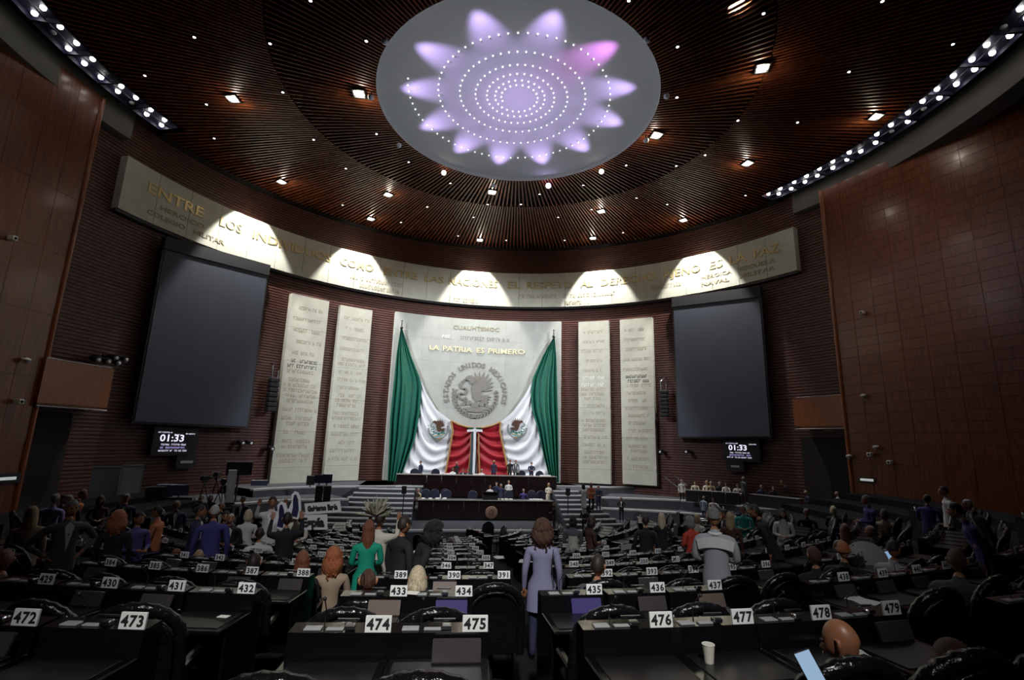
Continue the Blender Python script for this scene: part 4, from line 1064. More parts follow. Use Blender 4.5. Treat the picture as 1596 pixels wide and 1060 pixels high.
# ------------------------------------------------------------------ tiers of the stage
def tier(inner, z, zb, name='platform', lip=True):
    """inner edge as world points from left to right, closed along the back wall"""
    a0, a1 = az_of(inner[0]), az_of(inner[-1])
    arc = [pol(22.9, a1 + (a0 - a1) * t, 0) for t in np.linspace(0, 1, 30)]
    loop = [(p[0], p[1]) for p in inner] + [(p[0], p[1]) for p in arc]
    m = MB(); n = len(loop)
    from mathutils.geometry import tessellate_polygon
    tr = tessellate_polygon([[Vector((x, y, 0)) for x, y in loop]])
    vs = [(x, y, z) for x, y in loop]; fs = []
    for t in tr:
        a, b, c = [Vector(vs[i]) for i in t]; fs.append(t if (b - a).cross(c - a).z > 0 else t[::-1])
    m.add(vs, fs)
    k = len(inner)
    m.mi = 1
    for i in range(k - 1):
        a, b = loop[i], loop[i + 1]; m.add([(*a, zb), (*b, zb), (*b, z), (*a, z)], [(0, 1, 2, 3)])
    o = struct(build(m, name, [CARPET, TIER]))
    if lip:
        l = MB()
        for i in range(k - 1):
            a, b = Vector((*loop[i], z)), Vector((*loop[i + 1], z)); d = (b - a); nrm = Vector((d.y, -d.x, 0)).normalized() * .02
            l.hexa([a + nrm + Vector((0, 0, -.10)), b + nrm + Vector((0, 0, -.10)), b - nrm * 16 + Vector((0, 0, -.10)), a - nrm * 16 + Vector((0, 0, -.10)), a + nrm + Vector((0, 0, .012)), b + nrm + Vector((0, 0, .012)), b - nrm * 16 + Vector((0, 0, .012)), a - nrm * 16 + Vector((0, 0, .012))])
        build(l, 'nosing', TREAD, o)
    return o
ZA, ZB2, ZC2 = -3.25, -3.75, -4.45
def edge(pts, z): return [tuple(at_z(x, y, z)[:2]) for x, y in pts]
tier(edge([(395, 763), (422, 761), (470, 759), (523, 758), (600, 757.5), (660, 757)], ZA), ZA, AP, 'floor_platform_1')
tier(edge([(830, 757), (875, 757.5), (950, 759), (1020, 760), (1036, 761)], ZA), ZA, AP, 'floor_platform_2')
pb = edge([(203, 795), (296, 790), (370, 785), (439, 779.5), (544, 777.5)], ZB2)
tier(pb, ZB2, AP, 'floor_platform_3')
tier(edge([(938, 775), (1000, 777), (1060, 779.5), (1140, 786), (1262, 801)], ZB2), ZB2, AP, 'floor_platform_4')
tier(edge([(470, 801), (520, 796), (580, 791)], ZC2), ZC2, AP, 'floor_platform_5')
tier(edge([(930, 791), (1060, 799), (1100, 802)], ZC2), ZC2, AP, 'floor_platform_6')
# apron: round front edge
ap = [uv(u, 9.9 + .4 * (1 - (u / 14) ** 2) - .0, 0)[:2] for u in np.linspace(-19.5, 19.5, 30)]
tier(ap, AP, FL, 'floor_apron')
# podium platforms inside the desks
m = MB(); 
def slab(u0, u1, v0, v1, z0, z1, mt=CARPET, name='platform'):
    m = MB(); P = [uv(u0, v0), uv(u1, v0), uv(u1, v1), uv(u0, v1)]
    m.prism([(p[0], p[1], z0) for p in P], [(p[0], p[1], z1) for p in P]); return struct(build(m, name, mt))
slab(-4.2, 5.9, 14.1, 17.4, AP, -4.62, CARPET, 'floor_podium_1'); slab(-5.8, 6.4, 17.5, 22.5, AP, -3.10, CARPET, 'floor_podium_2')
slab(-8.3, -5.75, 15.0, 22.6, AP, ZA, CARPET, 'floor_landing_1'); slab(6.3, 8.6, 15.0, 22.6, AP, ZA, CARPET, 'floor_landing_2')
# stairs on both sides of the podium
for sg, nm in ((-1, 'left'), (1, 'right')):
    e = empty('stage_stairs', uv(sg * 7, 11, AP)); tag(e, 'broad curved stairs with pale edged treads %s of the central podium' % nm, 'stairs')
    for i in range(8):
        z = AP + .245 * (i + 1); v = 10.9 + .52 * i; uo = (9.9 if sg < 0 else 9.3) - .28 * i; ui = 4.25 if sg < 0 else 5.45
        n = 8; us = [ui + (uo - ui) * k / n for k in range(n + 1)]
        cur = lambda u: v - .035 * (u - 5) ** 2 * (-1) * .6
        st, nz = MB(), MB()
        for k in range(n):
            a, b = uv(sg * us[k], cur(us[k])), uv(sg * us[k + 1], cur(us[k + 1])); c, d = uv(sg * us[k + 1], 15.3), uv(sg * us[k], 15.3)
            q = [a, b, c, d] if sg > 0 else [b, a, d, c]
            st.hexa([(p[0], p[1], AP) for p in q] + [(p[0], p[1], z - .01) for p in q])
            a2, b2 = uv(sg * us[k], cur(us[k]) - .03), uv(sg * us[k + 1], cur(us[k + 1]) - .03); c2, d2 = uv(sg * us[k + 1], cur(us[k + 1]) + .30), uv(sg * us[k], cur(us[k]) + .30)
            q = [a2, b2, c2, d2] if sg > 0 else [b2, a2, d2, c2]
            nz.hexa([(p[0], p[1], z - .07) for p in q] + [(p[0], p[1], z + .004) for p in q])
        so = build(local(st, e), 'step', TIER, e); build(local(nz, e), 'nosing', TREAD, so)
# ------------------------------------------------------------------ podium desks
def desk(u0, u1, v, zt, zb, name, label, dep=.75, extra=None, panels=9):
    e = empty(name, uv((u0 + u1) / 2, v, zb), -AX * 1.0); tag(e, label, 'desk')
    W = u1 - u0; H = zt - zb
    build(MB().box((0, dep / 2, H + .03), (W + .1, dep + .1, .07), bev=.02), 'desk_top', cl('desk_top_edge', (.16, .15, .14), .35), e)
    for i in range(panels): build(MB().box((-W / 2 + W * (i + .5) / panels, .04, H / 2 + .05), (W / panels - .015, .06, H - .12), bev=.01), 'front_panel', DESKW, e)
    build(MB().box((0, .12, .05), (W - .1, .08, .1)), 'plinth', BLACK, e)
    for s in (-1, 1): build(MB().box((s * (W / 2 - .04), dep / 2, H / 2), (.06, dep, H)), 'end_panel', DESKW, e)
    return e
AXR = -AX
dl = desk(-3.95, 5.25, 14.0, -3.92, AP, 'secretaries_desk', 'long dark wooden desk in front of the podium with round seal at its middle')
dl.rotation_euler[2] = -AX * 1
P = at_v(766, 799, 13.97); u_, v_ = uv_of(P)
s = MB().lathe([(0, .05), (.30, .05), (.34, .03), (.40, .05), (.42, 0)], 24); s.v = [(x, -z, y) for x, y, z in s.v]; sl = build(s, 'seal', cl('bronze_seal', (.22, .13, .09), .5, metal=.4), dl); sl.location = (u_ - .65, 0, P[2] - AP)
s = MB()
for pts, k, d in arms():
    if k in ('leaf',): continue
    s.add([(x * .30, -.055 - d * .3, y * .30) for x, y in pts], [tuple(range(len(pts)))])
sx = build(s, 'seal_relief', cl('bronze_dark', (.10, .06, .045), .5), dl); sx.location = sl.location
du = desk(-5.7, 6.35, 17.4, -2.50, -4.10, 'podium_desk', 'long high dark wooden presiding desk behind the lower desk', panels=11)
build(MB().box((-6.02 + .0, .5, .0), (.4, 1.0, 2.2)), 'side_block', DESKW, du)
# lectern
e = empty('lectern', uv(0, 0, -3.9)); P = at_v(764, 779, 14.2); e.location = tuple(at_v(764, 780, 14.25)); e.location[2] = -3.85; e.rotation_euler[2] = -AX
tag(e, 'black box lectern on the lower desk in front of the woman in white', 'lectern')
build(MB().box((0, .1, .22), (1.05, .45, .44), bev=.03), 'body', BLACK, e); build(MB().box((0, .02, .47), (1.1, .55, .05), rx=-.2), 'top', BLACK, e)
build(MB().tube([(-.2, 0, .45), (-.2, .05, .7), (-.18, .2, .8)], .012, 6), 'microphone', BLACK, e); build(MB().tube([(.2, 0, .45), (.2, .05, .7), (.18, .2, .8)], .012, 6), 'microphone', BLACK, e)
# paper stacks along the desks
for px, wd, v, z, l in ((678, 1.9, 14.4, -3.85, 'row of white papers on the left half of the lower desk'), (787, 1.2, 14.4, -3.85, 'papers on the lower desk right of the lectern'), (836, .9, 14.4, -3.85, 'papers on the right end of the lower desk'),
                      (700, .9, 17.8, -2.43, 'papers on the high desk left of centre'), (745, .8, 17.8, -2.43, 'papers on the high desk at its centre'), (850, .8, 17.8, -2.43, 'papers on the right end of the high desk')):
    Q = at_v(px, 745, v); u_ = uv_of(Q)[0]; e = empty('paper_stack', uv(u_, v, z + .0), -AX); tag(e, l, 'paper')
    rn = random.Random(px)
    for i in range(4): build(MB().box((-wd / 2 + wd * (i + .5) / 4, rn.uniform(-.05, .05), .03), (.22, .30, .05 + rn.uniform(0, .03)), rz=rn.uniform(-.3, .3)), 'sheet', PAPER, e)
Q = at_v(686, 780, 14.4); tag(build(MB().lathe([(.04, 0), (.045, .2), (.02, .27), (.02, .32), (0, .32)], 10), 'water_bottle', WPLAS, loc=uv(uv_of(Q)[0], 14.4, -3.83)), 'small white water bottle standing on the lower desk by the papers', 'bottle')
# high-backed chairs of the podium
def pod_chair():
    e = empty('podium_chair', (0, 0, 0))
    m = MB(); arc = [(.30 * cos(t), .30 * sin(t)) for t in np.linspace(0, pi, 9)]
    loop = [(.30, .45)] + [(x, .98 + y) for x, y in arc] + [(-.30, .45)]
    m.prism([(x, -.06, z) for x, z in loop], [(x, .06, z) for x, z in loop]); build(m, 'backrest', cl('chair_navy', (.022, .024, .045), .35), e)
    build(MB().tube([(x, 0, z) for x, z in loop], .035, 6), 'rim', cl('chair_navy_rim', (.04, .04, .06), .25), e)
    build(MB().box((0, .3, .48), (.52, .5, .1), bev=.03), 'seat', LEATH, e); build(MB().tube([(0, .25, 0), (0, .25, .45)], .04, 8).lathe([(.28, 0), (.28, .04), (.05, .1)], 10, (0, .25, 0)), 'pedestal', BLACK, e)
    return e
pc0 = pod_chair(); index_kids(pc0); first = True
PCH = [(664, 761.5, 15.6, -4.62, 'third from the left'), (678, 762, 15.6, -4.62, 'fourth from the left'), (694, 761.5, 15.9, -4.62, 'behind the fifth from the left'), (696.5, 765, 15.0, -4.62, 'fifth from the left'), (737, 765.5, 15.0, -4.62, 'alone left of the lectern'),
       (793, 764, 15.2, -4.62, 'just right of the lectern'), (829, 761.5, 15.6, -4.62, 'third from the right end'), (843, 761, 15.6, -4.62, 'second from the right end'),
       (679, 731.5, 18.9, -3.1, 'H1'), (813, 733.5, 18.9, -3.1, 'H2'), (646, 736, 18.6, -3.1, 'H3'), (841, 736, 18.6, -3.1, 'H4')]
for px, py, v, z, nm in PCH:
    Q = at_v(px, py, v); u_ = uv_of(Q)[0]; o = pc0 if first else copy_tree(pc0); first = False
    o.location = uv(u_, v, z + (0 if z < -4 else -.35)); o.rotation_euler = (0, 0, -AX + pi)
    hi = {'H1': 'empty navy chair at the high desk, left of the woman in white', 'H2': 'empty navy chair at the high desk between the standing men on the right', 'H3': 'low dark chair at the far left of the high desk', 'H4': 'low dark chair at the far right of the high desk'}
    tag(o, hi.get(nm, 'round-backed navy chair at the lower podium desk, ' + nm), 'chair', 'chairs of the podium')
    if nm.startswith('H'): o.location[2] = -3.1 - .3
# ------------------------------------------------------------------ press tables and equipment at the sides
def table(px0, px1, py, z, label, n=4, mt=CLOTHB, h=.78):
    a, b = at_z(px0, py, z + h), at_z(px1, py, z + h)
    if hypot(*(a[:2] - C0)) > 21.3: a = at_r(px0, py, 21.3)
    if hypot(*(b[:2] - C0)) > 21.3: b = at_r(px1, py, 21.3)
    c = (a + b) / 2; L = np.linalg.norm(b - a)
    e = empty('press_table', (c[0], c[1], z), atan2(b[1] - a[1], b[0] - a[0])); tag(e, label, 'table')
    build(MB().box((0, .35, h), (L, .7, .04), bev=.01), 'tabletop', cl('table_top', (.10, .10, .11), .4), e)
    for i in range(n): build(MB().box((-L / 2 + L * (i + .5) / n, .02, h / 2), (L / n - .02, .02, h - .03)), 'cloth_skirt', mt, e)
    for s in (-1, 1):
        for y in (.08, .62): build(MB().tube([(s * (L / 2 - .1), y, 0), (s * (L / 2 - .1), y, h)], .025, 6), 'leg', BLACK, e)
    return e
table(1068, 1152, 764, ZB2, 'black-skirted press table on the right platform, nearer the podium'); table(1166, 1244, 766.5, ZB2, 'black-skirted press table on the right platform, farther from the podium')
table(492, 517, 758, ZA + .05, 'small black table with monitors on the left platform beside the pillars', 2)
table(222, 300, 776, ZB2, 'long black table under covered equipment on the left platform', 4)
def at_floor(px, py, z): return tuple(at_z(px, py, z))
def place(name, px, py, z, label, cat, group=None, turn=0):
    P = at_z(px, py, z); e = empty(name, tuple(P), atan2(-P[0], P[1]) + turn); tag(e, label, cat, group); return e, P[1]
# booth panels left
for x0, x1, yb, h, mt, lb in ((134, 177, 792, 2.05, GPLAS, 'dark grey partition panel on the left platform, nearer the wood wall'), (181, 213, 792, 2.15, LGPLAS, 'lighter grey partition panel beside the dark one on the left platform')):
    a, b = at_z(x0, yb + 1.5, ZB2), at_z(x1, yb, ZB2); c = (a + b) / 2; L = np.linalg.norm(b - a)
    e = empty('partition_panel', tuple(c), atan2(b[1] - a[1], b[0] - a[0])); tag(e, lb, 'partition')
    build(MB().box((0, 0, h * .58), (L - .05, .05, h * .76)), 'board', GPLAS if mt is GPLAS else cl('board_mid', (.22, .23, .25), .7), e)
    f = MB(); f.box((0, 0, h - .03), (L, .1, .07)); f.box((-L / 2, 0, h / 2), (.07, .1, h)); f.box((L / 2, 0, h / 2), (.07, .1, h)); build(f, 'frame', GPLAS, e)
# white column totem and monitor
e, _ = place('white_totem', 356, 786, ZB2, 'tall narrow white board standing among the equipment on the left platform', 'board')
build(MB().box((0, 0, .98), (.42, .08, 1.75), bev=.01), 'board', cl('totem_white', (.55, .57, .60), .6), e); build(MB().box((0, 0, .05), (.6, .4, .06)), 'foot', BLACK, e)
e, _ = place('tall_monitor', 366, 783, ZB2, 'black flat monitor on a high stand behind the white board', 'monitor')
build(MB().box((.0, .3, 1.85), (1.35, .12, .75), bev=.03), 'screen', BLACK, e); build(MB().box((.0, .3, 2.24), (1.38, .16, .05)), 'top_edge', GPLAS, e); build(MB().tube([(0, .3, 0), (0, .3, 1.5)], .05, 8).lathe([(.35, 0), (.3, .05), (.05, .1)], 10, (0, .3, 0)), 'stand', BLACK, e)
# desktop monitors, covered equipment
def deskmon(px, py, z, w, h, label, mt=BLACK, g=None):
    e, _ = place('desk_monitor', px, py, z, label, 'monitor', g)
    build(MB().box((0, 0, h / 2 + .12), (w, .06, h), bev=.015), 'screen', mt, e); build(MB().box((0, .0, .06), (.06, .06, .12)).box((0, 0, .01), (.25, .18, .02)), 'stand', BLACK, e)
NV = cl('monitor_navy', (.035, .04, .075), .3)
deskmon(497, 757, ZA + .83, .5, .42, 'dark monitor on the small left table, left one', NV); deskmon(509, 757, ZA + .83, .5, .45, 'dark monitor on the small left table, right one', NV); deskmon(483, 759, ZA + .1, .5, .6, 'dark box beside the small left table', BLACK)
deskmon(240, 779, ZB2 + .8, .75, .45, 'covered dark monitor on the long left table, leftmost', BLACK); deskmon(258, 776, ZB2 + .8, .8, .5, 'navy monitor back on the long left table, middle', NV); deskmon(278, 776, ZB2 + .8, .75, .48, 'navy monitor back on the long left table, right', NV)
deskmon(403, 762, ZA - .2, 1.0, .45, 'navy screen beside the leftmost pillar', NV)
def tvcam(px, py, z, h, label, turn=0):
    e, _ = place('television_camera', px, py, z, label, 'camera', None, turn)
    for k in range(3):
        a = 2 * pi * k / 3 + .5; build(MB().tube([(0, 0, h * .78), (.38 * cos(a), .38 * sin(a), 0)], .025, 6), 'leg', BLACK, e)
    build(MB().box((0, 0, h * .82), (.14, .2, .12)), 'head', BLACK, e)
    build(MB().box((0, 0, h * .95), (.22, .5, .26), bev=.03), 'camera_body', BLACK, e); build(MB().tube([(0, .25, h * .95), (0, .48, h * .95)], .08, 10), 'lens', CLOTHB, e)
    build(MB().tube([(.1, -.2, h * .85), (.3, -.5, h * .75)], .015, 6), 'pan_bar', CHROME, e); build(MB().box((-.18, -.05, h * 1.0), (.16, .05, .12)), 'viewfinder', LGPLAS, e)
tvcam(313, 790, ZB2, 1.55, 'television camera on tripod, left one of the left platform', -.6); tvcam(332, 789, ZB2, 1.75, 'television camera on tripod beside the white board', -.4); tvcam(343, 787, ZB2, 1.35, 'low camera on tripod just left of the white board', .2)
tvcam(1222, 789, ZB2, 1.55, 'television camera on tripod at the end of the right platform', 2.6); tvcam(918, 826, AP, 1.4, 'black photo camera on a stand at the foot of the right stairs', 2); tvcam(1262, 806, AP + .2, 1.3, 'camera on a stand past the end of the right platform', 2.2)
# black loudspeaker box at left foot of podium, mic stands
e, _ = place('stage_monitor', 633, 781, -4.3, 'black equipment case at the left end of the high desk', 'case'); build(MB().box((0, 0, .3), (1.3, .7, 1.0), bev=.04), 'case_body', BLACK, e); build(MB().box((0, -.37, .3), (1.1, .03, .8)), 'grille', GPLAS, e)
for px, lb in ((626, 'thin black microphone stand at the foot of the left stairs'), (885, 'thin black microphone stand at the foot of the right stairs')):
    e, _ = place('microphone_stand', px, 820, AP, lb, 'stand'); build(MB().tube([(0, 0, .03), (0, 0, 2.1)], .03, 6), 'pole', BLACK, e); build(MB().lathe([(.25, 0), (.22, .04), (.03, .06)], 12), 'base', BLACK, e); build(MB().box((0, 0, 2.15), (.30, .2, .5), bev=.04), 'speaker_head', BLACK, e)
# stair rail at the right edge of the pillars
e = empty('stair_rail', tuple(at_z(1040, 771, ZB2))); tag(e, 'pair of sloping dark handrails beside the rightmost pillar', 'handrail')
P0, P1 = at_y(1027, 736, 41.0), at_y(1060, 762, 37.5)
for dx, dz in ((0, 0), (.55, .25)):
    m = MB().tube([P0 + np.array([dx, 0, dz]), P1 + np.array([dx, 0, dz])], .03, 6)
    build(local(m, e), 'rail', CHROME, e)
    for t in (0, .5, 1):
        q = P0 + (P1 - P0) * t + np.array([dx, 0, dz]); build(local(MB().tube([q, (q[0], q[1], q[2] - 1.0)], .02, 6), e), 'post', BLACK, e)
# protest signs held up left of the stairs
def banner(corners, label, word, ws, name='protest_sign'):
    (ax, ay), (bx, by), Y = corners[0], corners[1], corners[2]; (cx, cy) = corners[3]
    A = Vector(at_y(ax, ay, Y)); B = Vector(at_y(bx, by, Y - .2)); Cc = Vector(at_y(cx, cy, Y))
    X = (B - A); L = X.length; X.normalize(); Up = (Cc - A); H = Up.length; Up.normalize(); N = X.cross(Up).normalized()
    e = empty(name, tuple(A)); tag(e, label, 'sign')
    F = lambda x, y, d=0: X * x + Up * y + N * d
    m = MB(); q = [(0, 0), (L, 0), (L, H), (0, H)]; m.prism([F(x, y, -.01) for x, y in q], [F(x, y, .01) for x, y in q]); build(m, 'board', BANW, e)
    if word:
        v, f = text_mesh(word, H * ws, .012, 'CENTER'); w0 = max(p[0] for p in v) * 2
        m = MB(); text_on(m, word, H * ws, lambda x, y, d: F(L / 2 + x, H * .5 - H * ws * .33 + y, .02), .012, 'CENTER', L * .86 / w0); build(m, 'lettering', INKD, e)
banner(((477, 802), (532, 798), 10.8, (475, 785)), 'long white protest placard lettered Gobierno Espía, upper one', 'Gobierno Espía', .62)
banner(((468, 826), (510, 825.5), 9.8, (468, 803)), 'white protest placard lettered Espía held under the longer placard', 'Espía', .80)
def cutout(px, py, Y, s, label):
    P = at_y(px, py, Y); e = empty('paper_cutout', tuple(P)); tag(e, label, 'placard')
    out = [(-.9, .2), (-.75, -.5), (-.35, -.75), (-.1, -.45), (.0, -.9), (.6, -1.0), (.75, -.2), (.6, .7), (.35, 1.15), (.05, 1.25), (-.2, .95), (-.1, .45), (-.3, -.2), (-.5, -.15), (-.6, .3)]
    m = MB(); m.prism([(x * s, .012, z * s) for x, z in out[::-1]], [(x * s, -.012, z * s) for x, z in out[::-1]]); build(m, 'white_outline', BANW, e)
    ins = [(.0, -.7), (.5, -.8), (.6, -.2), (.45, .6), (.25, 1.0), (.08, 1.0), (.02, .6), (.08, .0)]
    m = MB(); m.add([(x * s, -.03, z * s) for x, z in ins], [tuple(range(len(ins)))]); build(m, 'blue_shape', cl('cutout_blue', (.02, .02, .08), .6), e)
cutout(456, 790, 11, .25, 'white cut-out shape with dark blue centre, upper one beside the long placard'); cutout(434, 806, 10.5, .24, 'white cut-out shape with dark blue centre, lower left one')
# ------------------------------------------------------------------ people in the seats, left part of the hall
P_ = person
def BK(px): return degrees(atan2(-(px - 798), 775))        # turned along the line of sight (back to the camera)
def FR(px): return BK(px) + 180
P_(198, 769, 'grey-haired man in dark suit holding a phone to his ear before the grey partition', 'navy', 'navy', 'short', 'grey', 'phone', FR(197), shirt='white')
P_(52, 790, 'woman with long wavy light brown hair at the far left edge of the seats', 'tan', 'black', 'long', 'blonde', 'stand', BK(52), female=True, H=1.6)
P_(86, 770, 'man in lilac jacket seen from behind among the group at the left', 'lilac', 'navy', 'short', 'grey', 'stand', BK(80) - 30)
P_(98, 771, 'dark-haired man facing right beside the man in lilac', 'black', 'black', 'short', 'dark', 'stand', -90)
P_(109, 771, 'man in dark clothes facing the hall behind the grey-suited man', 'black', 'black', 'short', 'grey', 'stand', FR(109), skin=1)
P_(130, 768, 'red-haired woman in orange-brown top bending over at the left', 'orange', 'brown', 'short', 'auburn', 'lean', -90, female=True)
P_(113, 779, 'large man in dark grey suit and white shirt standing hands on hips at the left', 'grey', 'navy', 'short', 'grey', 'hips', FR(113) + 15, shirt='white', H=1.78)
P_(158, 772, 'woman with dark hair in dark clothes standing before the dark partition', 'brown', 'black', 'bob', 'dark', 'front', FR(158), female=True, skin=1, H=1.62)
P_(186, 797, 'woman with curly red hair in black seen from behind at the left', 'black', 'black', 'curly', 'red', 'stand', BK(186), female=True, H=1.6)
P_(217, 798, 'man in purple sweater leaning on a desk at the left', 'purple', 'navy', 'short', 'dark', 'front', FR(217) + 30, H=1.65)
P_(250, 789, 'woman in bright orange top with dark hair at the left', 'orange', 'black', 'short', 'dark', 'front', 100, female=True, H=1.6)
P_(277, 780, 'grey-haired man in dark suit, white shirt and tie facing the hall at the left', 'navy', 'navy', 'short', 'grey', 'stand', FR(277), shirt='white')
P_(310, 787, 'dark-haired man in navy suit standing in profile left of the blue-suited man', 'navy', 'navy', 'short', 'dark', 'front', -70, shirt='white', H=1.7)
P_(336, 787, 'broad man in blue suit with thin grey hair seen from behind at the left', 'royal', 'navy', 'bald', 'white', 'stand', BK(336), H=1.80)
P_(346, 782, 'man in white shirt and dark jacket behind the blue-suited man', 'black', 'black', 'bald', 'grey', 'stand', FR(346), shirt='white')
P_(353, 796, 'dark-haired man with a hand to his face right of the blue suit', 'black', 'black', 'short', 'dark', 'front', FR(353), H=1.66)
P_(361, 800, 'grey-haired man in black jacket and white shirt right of the blue suit', 'black', 'black', 'bald', 'white', 'front', FR(361), shirt='white', H=1.62)
P_(381, 773, 'man in dark suit and white shirt standing by the left platform steps', 'navy', 'navy', 'short', 'dark', 'stand', FR(381) - 40, shirt='white')
P_(388, 795, 'blonde woman in white blouse seen from behind', 'white', 'black', 'bob', 'lblonde', 'front', BK(388), female=True, H=1.62)
P_(315, 771, 'person seated at the cameras of the left platform, face to the hall', 'black', 'black', 'short', 'grey', 'sit', FR(315), z=-3.75, skin=1)
P_(329, 770, 'second person seated at the cameras of the left platform', 'black', 'black', 'bob', 'grey', 'sit', FR(329), z=-3.75, skin=1, female=True)
P_(426, 773, 'person in white shirt holding up the lower white cut-out shape', 'white', 'navy', 'short', 'dark', 'up', FR(426), H=1.70)
P_(463, 793, 'person in cream top half hidden behind the cut-out shape and the man in black', 'cream', 'black', 'short', 'dark', 'front', FR(463), H=1.7)
P_(449, 799, 'man in black suit with arms raised to the placards, back to the hall', 'black', 'black', 'short', 'dark', 'up', BK(449), H=1.72)
P_(406, 823, 'person in white shirt seated low left of the man in black suit', 'white', 'black', 'short', 'dark', 'sit', BK(406))
# middle
P_(576, 812, 'woman in green top with very long brown hair seen from behind', 'green', 'green', 'long', 'auburn', 'front', BK(576), female=True, H=1.62, dress='long')
fp = P_(592, 799, 'person in cream clothes wearing a large feathered headdress beyond the woman in green', 'cream', 'cream', 'short', 'dark', 'up', BK(592) - 20, H=1.66)
m = MB(); rr = random.Random(2)
for i in range(46):
    a = rr.uniform(.05, pi - .05); L = rr.uniform(.16, .30); y = rr.uniform(-.12, .12); b = Vector((.05 * cos(a) - .08, y * .5, 1.72 + .04 * sin(a)))
    t = b + Vector((L * cos(a), y, L * sin(a))); m.tube([b, (b + t) / 2, t], .02, 5, rs=[.006, .022, .006])
build(m, 'feather_headdress', cl('feathers', (.42, .40, .30), .8, vary=.6, scale=9), fp)
P_(627, 805, 'bearded man in black suit looking right, standing left of the middle aisle', 'black', 'black', 'short', 'dark', 'stand', BK(627) - 55, H=1.74, yaw=0)
P_(679, 812, 'person in black hood bent over a phone with a pale sleeve', 'black', 'black', 'bigcurly', 'black', 'lean', -70, H=1.72)
lady = P_(846, 811, 'woman with curly brown hair in lavender jacket standing in the middle aisle', 'lav', 'navy', 'bigcurly', 'brown', 'stand', BK(846), female=True, H=1.60, dress='long')
build(MB().tube([(.15, -.10, 1.42), (.13, -.14, 1.2), (.16, -.16, .95)], .006, 5), 'bag_strap', BLACK, lady)
P_(893, 804, 'woman with black hair in grey-blue jacket and patterned skirt, right of the lavender jacket', 'grey', 'skirt', 'bob', 'black', 'front', BK(893), female=True, H=1.60, dress='skirt')
P_(920, 805, 'woman with dark hair and patterned top turning right beside the aisle', 'brown', 'brown', 'bob', 'dark', 'front', -70, female=True, H=1.6)
P_(911, 791, 'photographer dressed in black crouched at the foot of the right stairs', 'black', 'black', 'short', 'dark', 'front', FR(911), z=AP, H=1.6)
P_(910, 755, 'woman in white dress standing on the right stairs', 'white', 'white', 'bob', 'dark', 'stand', BK(913) + 60, z=-3.8, female=True, dress='skirt', H=1.66)
P_(921.4, 752, 'woman in orange and red top beside the white dress on the right stairs', 'orange', 'black', 'bob', 'lblonde', 'front', FR(920), z=-3.85, female=True, H=1.66)
P_(932.5, 756, 'man in dark suit with clasped hands right of the pair on the stairs', 'navy', 'navy', 'short', 'grey', 'front', FR(932), z=-4.3)
P_(968, 774, 'man in dark suit and white shirt standing alone before the right tier wall', 'black', 'black', 'short', 'grey', 'front', FR(968), z=AP, shirt='white')
P_(1006, 804, 'heavy man in black suit seen from behind right of centre', 'black', 'black', 'short', 'dark', 'stand', BK(1006), H=1.72)
P_(1031, 800, 'woman with long blonde hair in black beside the heavy man in black suit', 'black', 'black', 'long', 'lblonde', 'stand', BK(1031), female=True, H=1.62)
P_(1077, 805, 'grey-haired person in vivid orange top left of the white jacket', 'red', 'red', 'bob', 'grey', 'front', BK(1077) + 40, female=True, H=1.6)
P_(1086, 802, 'light-haired woman seated beyond the person in orange', 'cream', 'black', 'bob', 'blonde', 'sit', BK(1086), female=True)
P_(1096, 773, 'man in light blue shirt standing at the right tier wall', 'sky', 'navy', 'bald', 'grey', 'stand', -60, z=-4.9)
P_(1111, 776, 'person in white top seen just above the man in white jacket', 'white', 'black', 'short', 'dark', 'front', FR(1111), z=-4.9)
big = P_(1112, 792, 'grey-haired man in pale grey and white jacket seen from behind, right of centre', 'lgrey', 'black', 'short', 'grey', 'front', BK(1112), H=1.76, pitch=-.35)
m = MB(); m.grid(lambda s, t: ((-.235 + .47 * s) * (1 - .1 * abs(2 * s - 1) * t), -.125 - .012 * sin(pi * s) + .045 * abs(2 * s - 1) ** 2, 1.425 - .045 * abs(2 * s - 1) ** 2 - .13 * t), 12, 4)
build(m, 'white_yoke', cl('cloth_bright', (.85, .85, .83), .8), big)
m = MB().tube([(.07 * cos(t), .07 * sin(t) - .01, 1.455) for t in np.linspace(0, 2 * pi, 13)], .022, 6); build(m, 'collar', cl('cloth_bright', (.85, .85, .83), .8), big)
P_(1130, 794, 'man in dark jacket and light shirt facing left beyond the white jacket', 'navy', 'navy', 'short', 'dark', 'stand', 80, H=1.68, shirt='white')
P_(1137, 799, 'woman with light brown hair in dark top right of the white jacket', 'brown', 'black', 'long', 'blonde', 'stand', BK(1137), female=True, H=1.62)
P_(1158, 789, 'person in purple and green patterned top beyond the man in black', 'teal', 'navy', 'short', 'dark', 'front', FR(1158), H=1.62)
P_(1174, 783, 'man in black suit bending left at the right of the hall centre', 'black', 'black', 'short', 'dark', 'lean', 60, H=1.78)
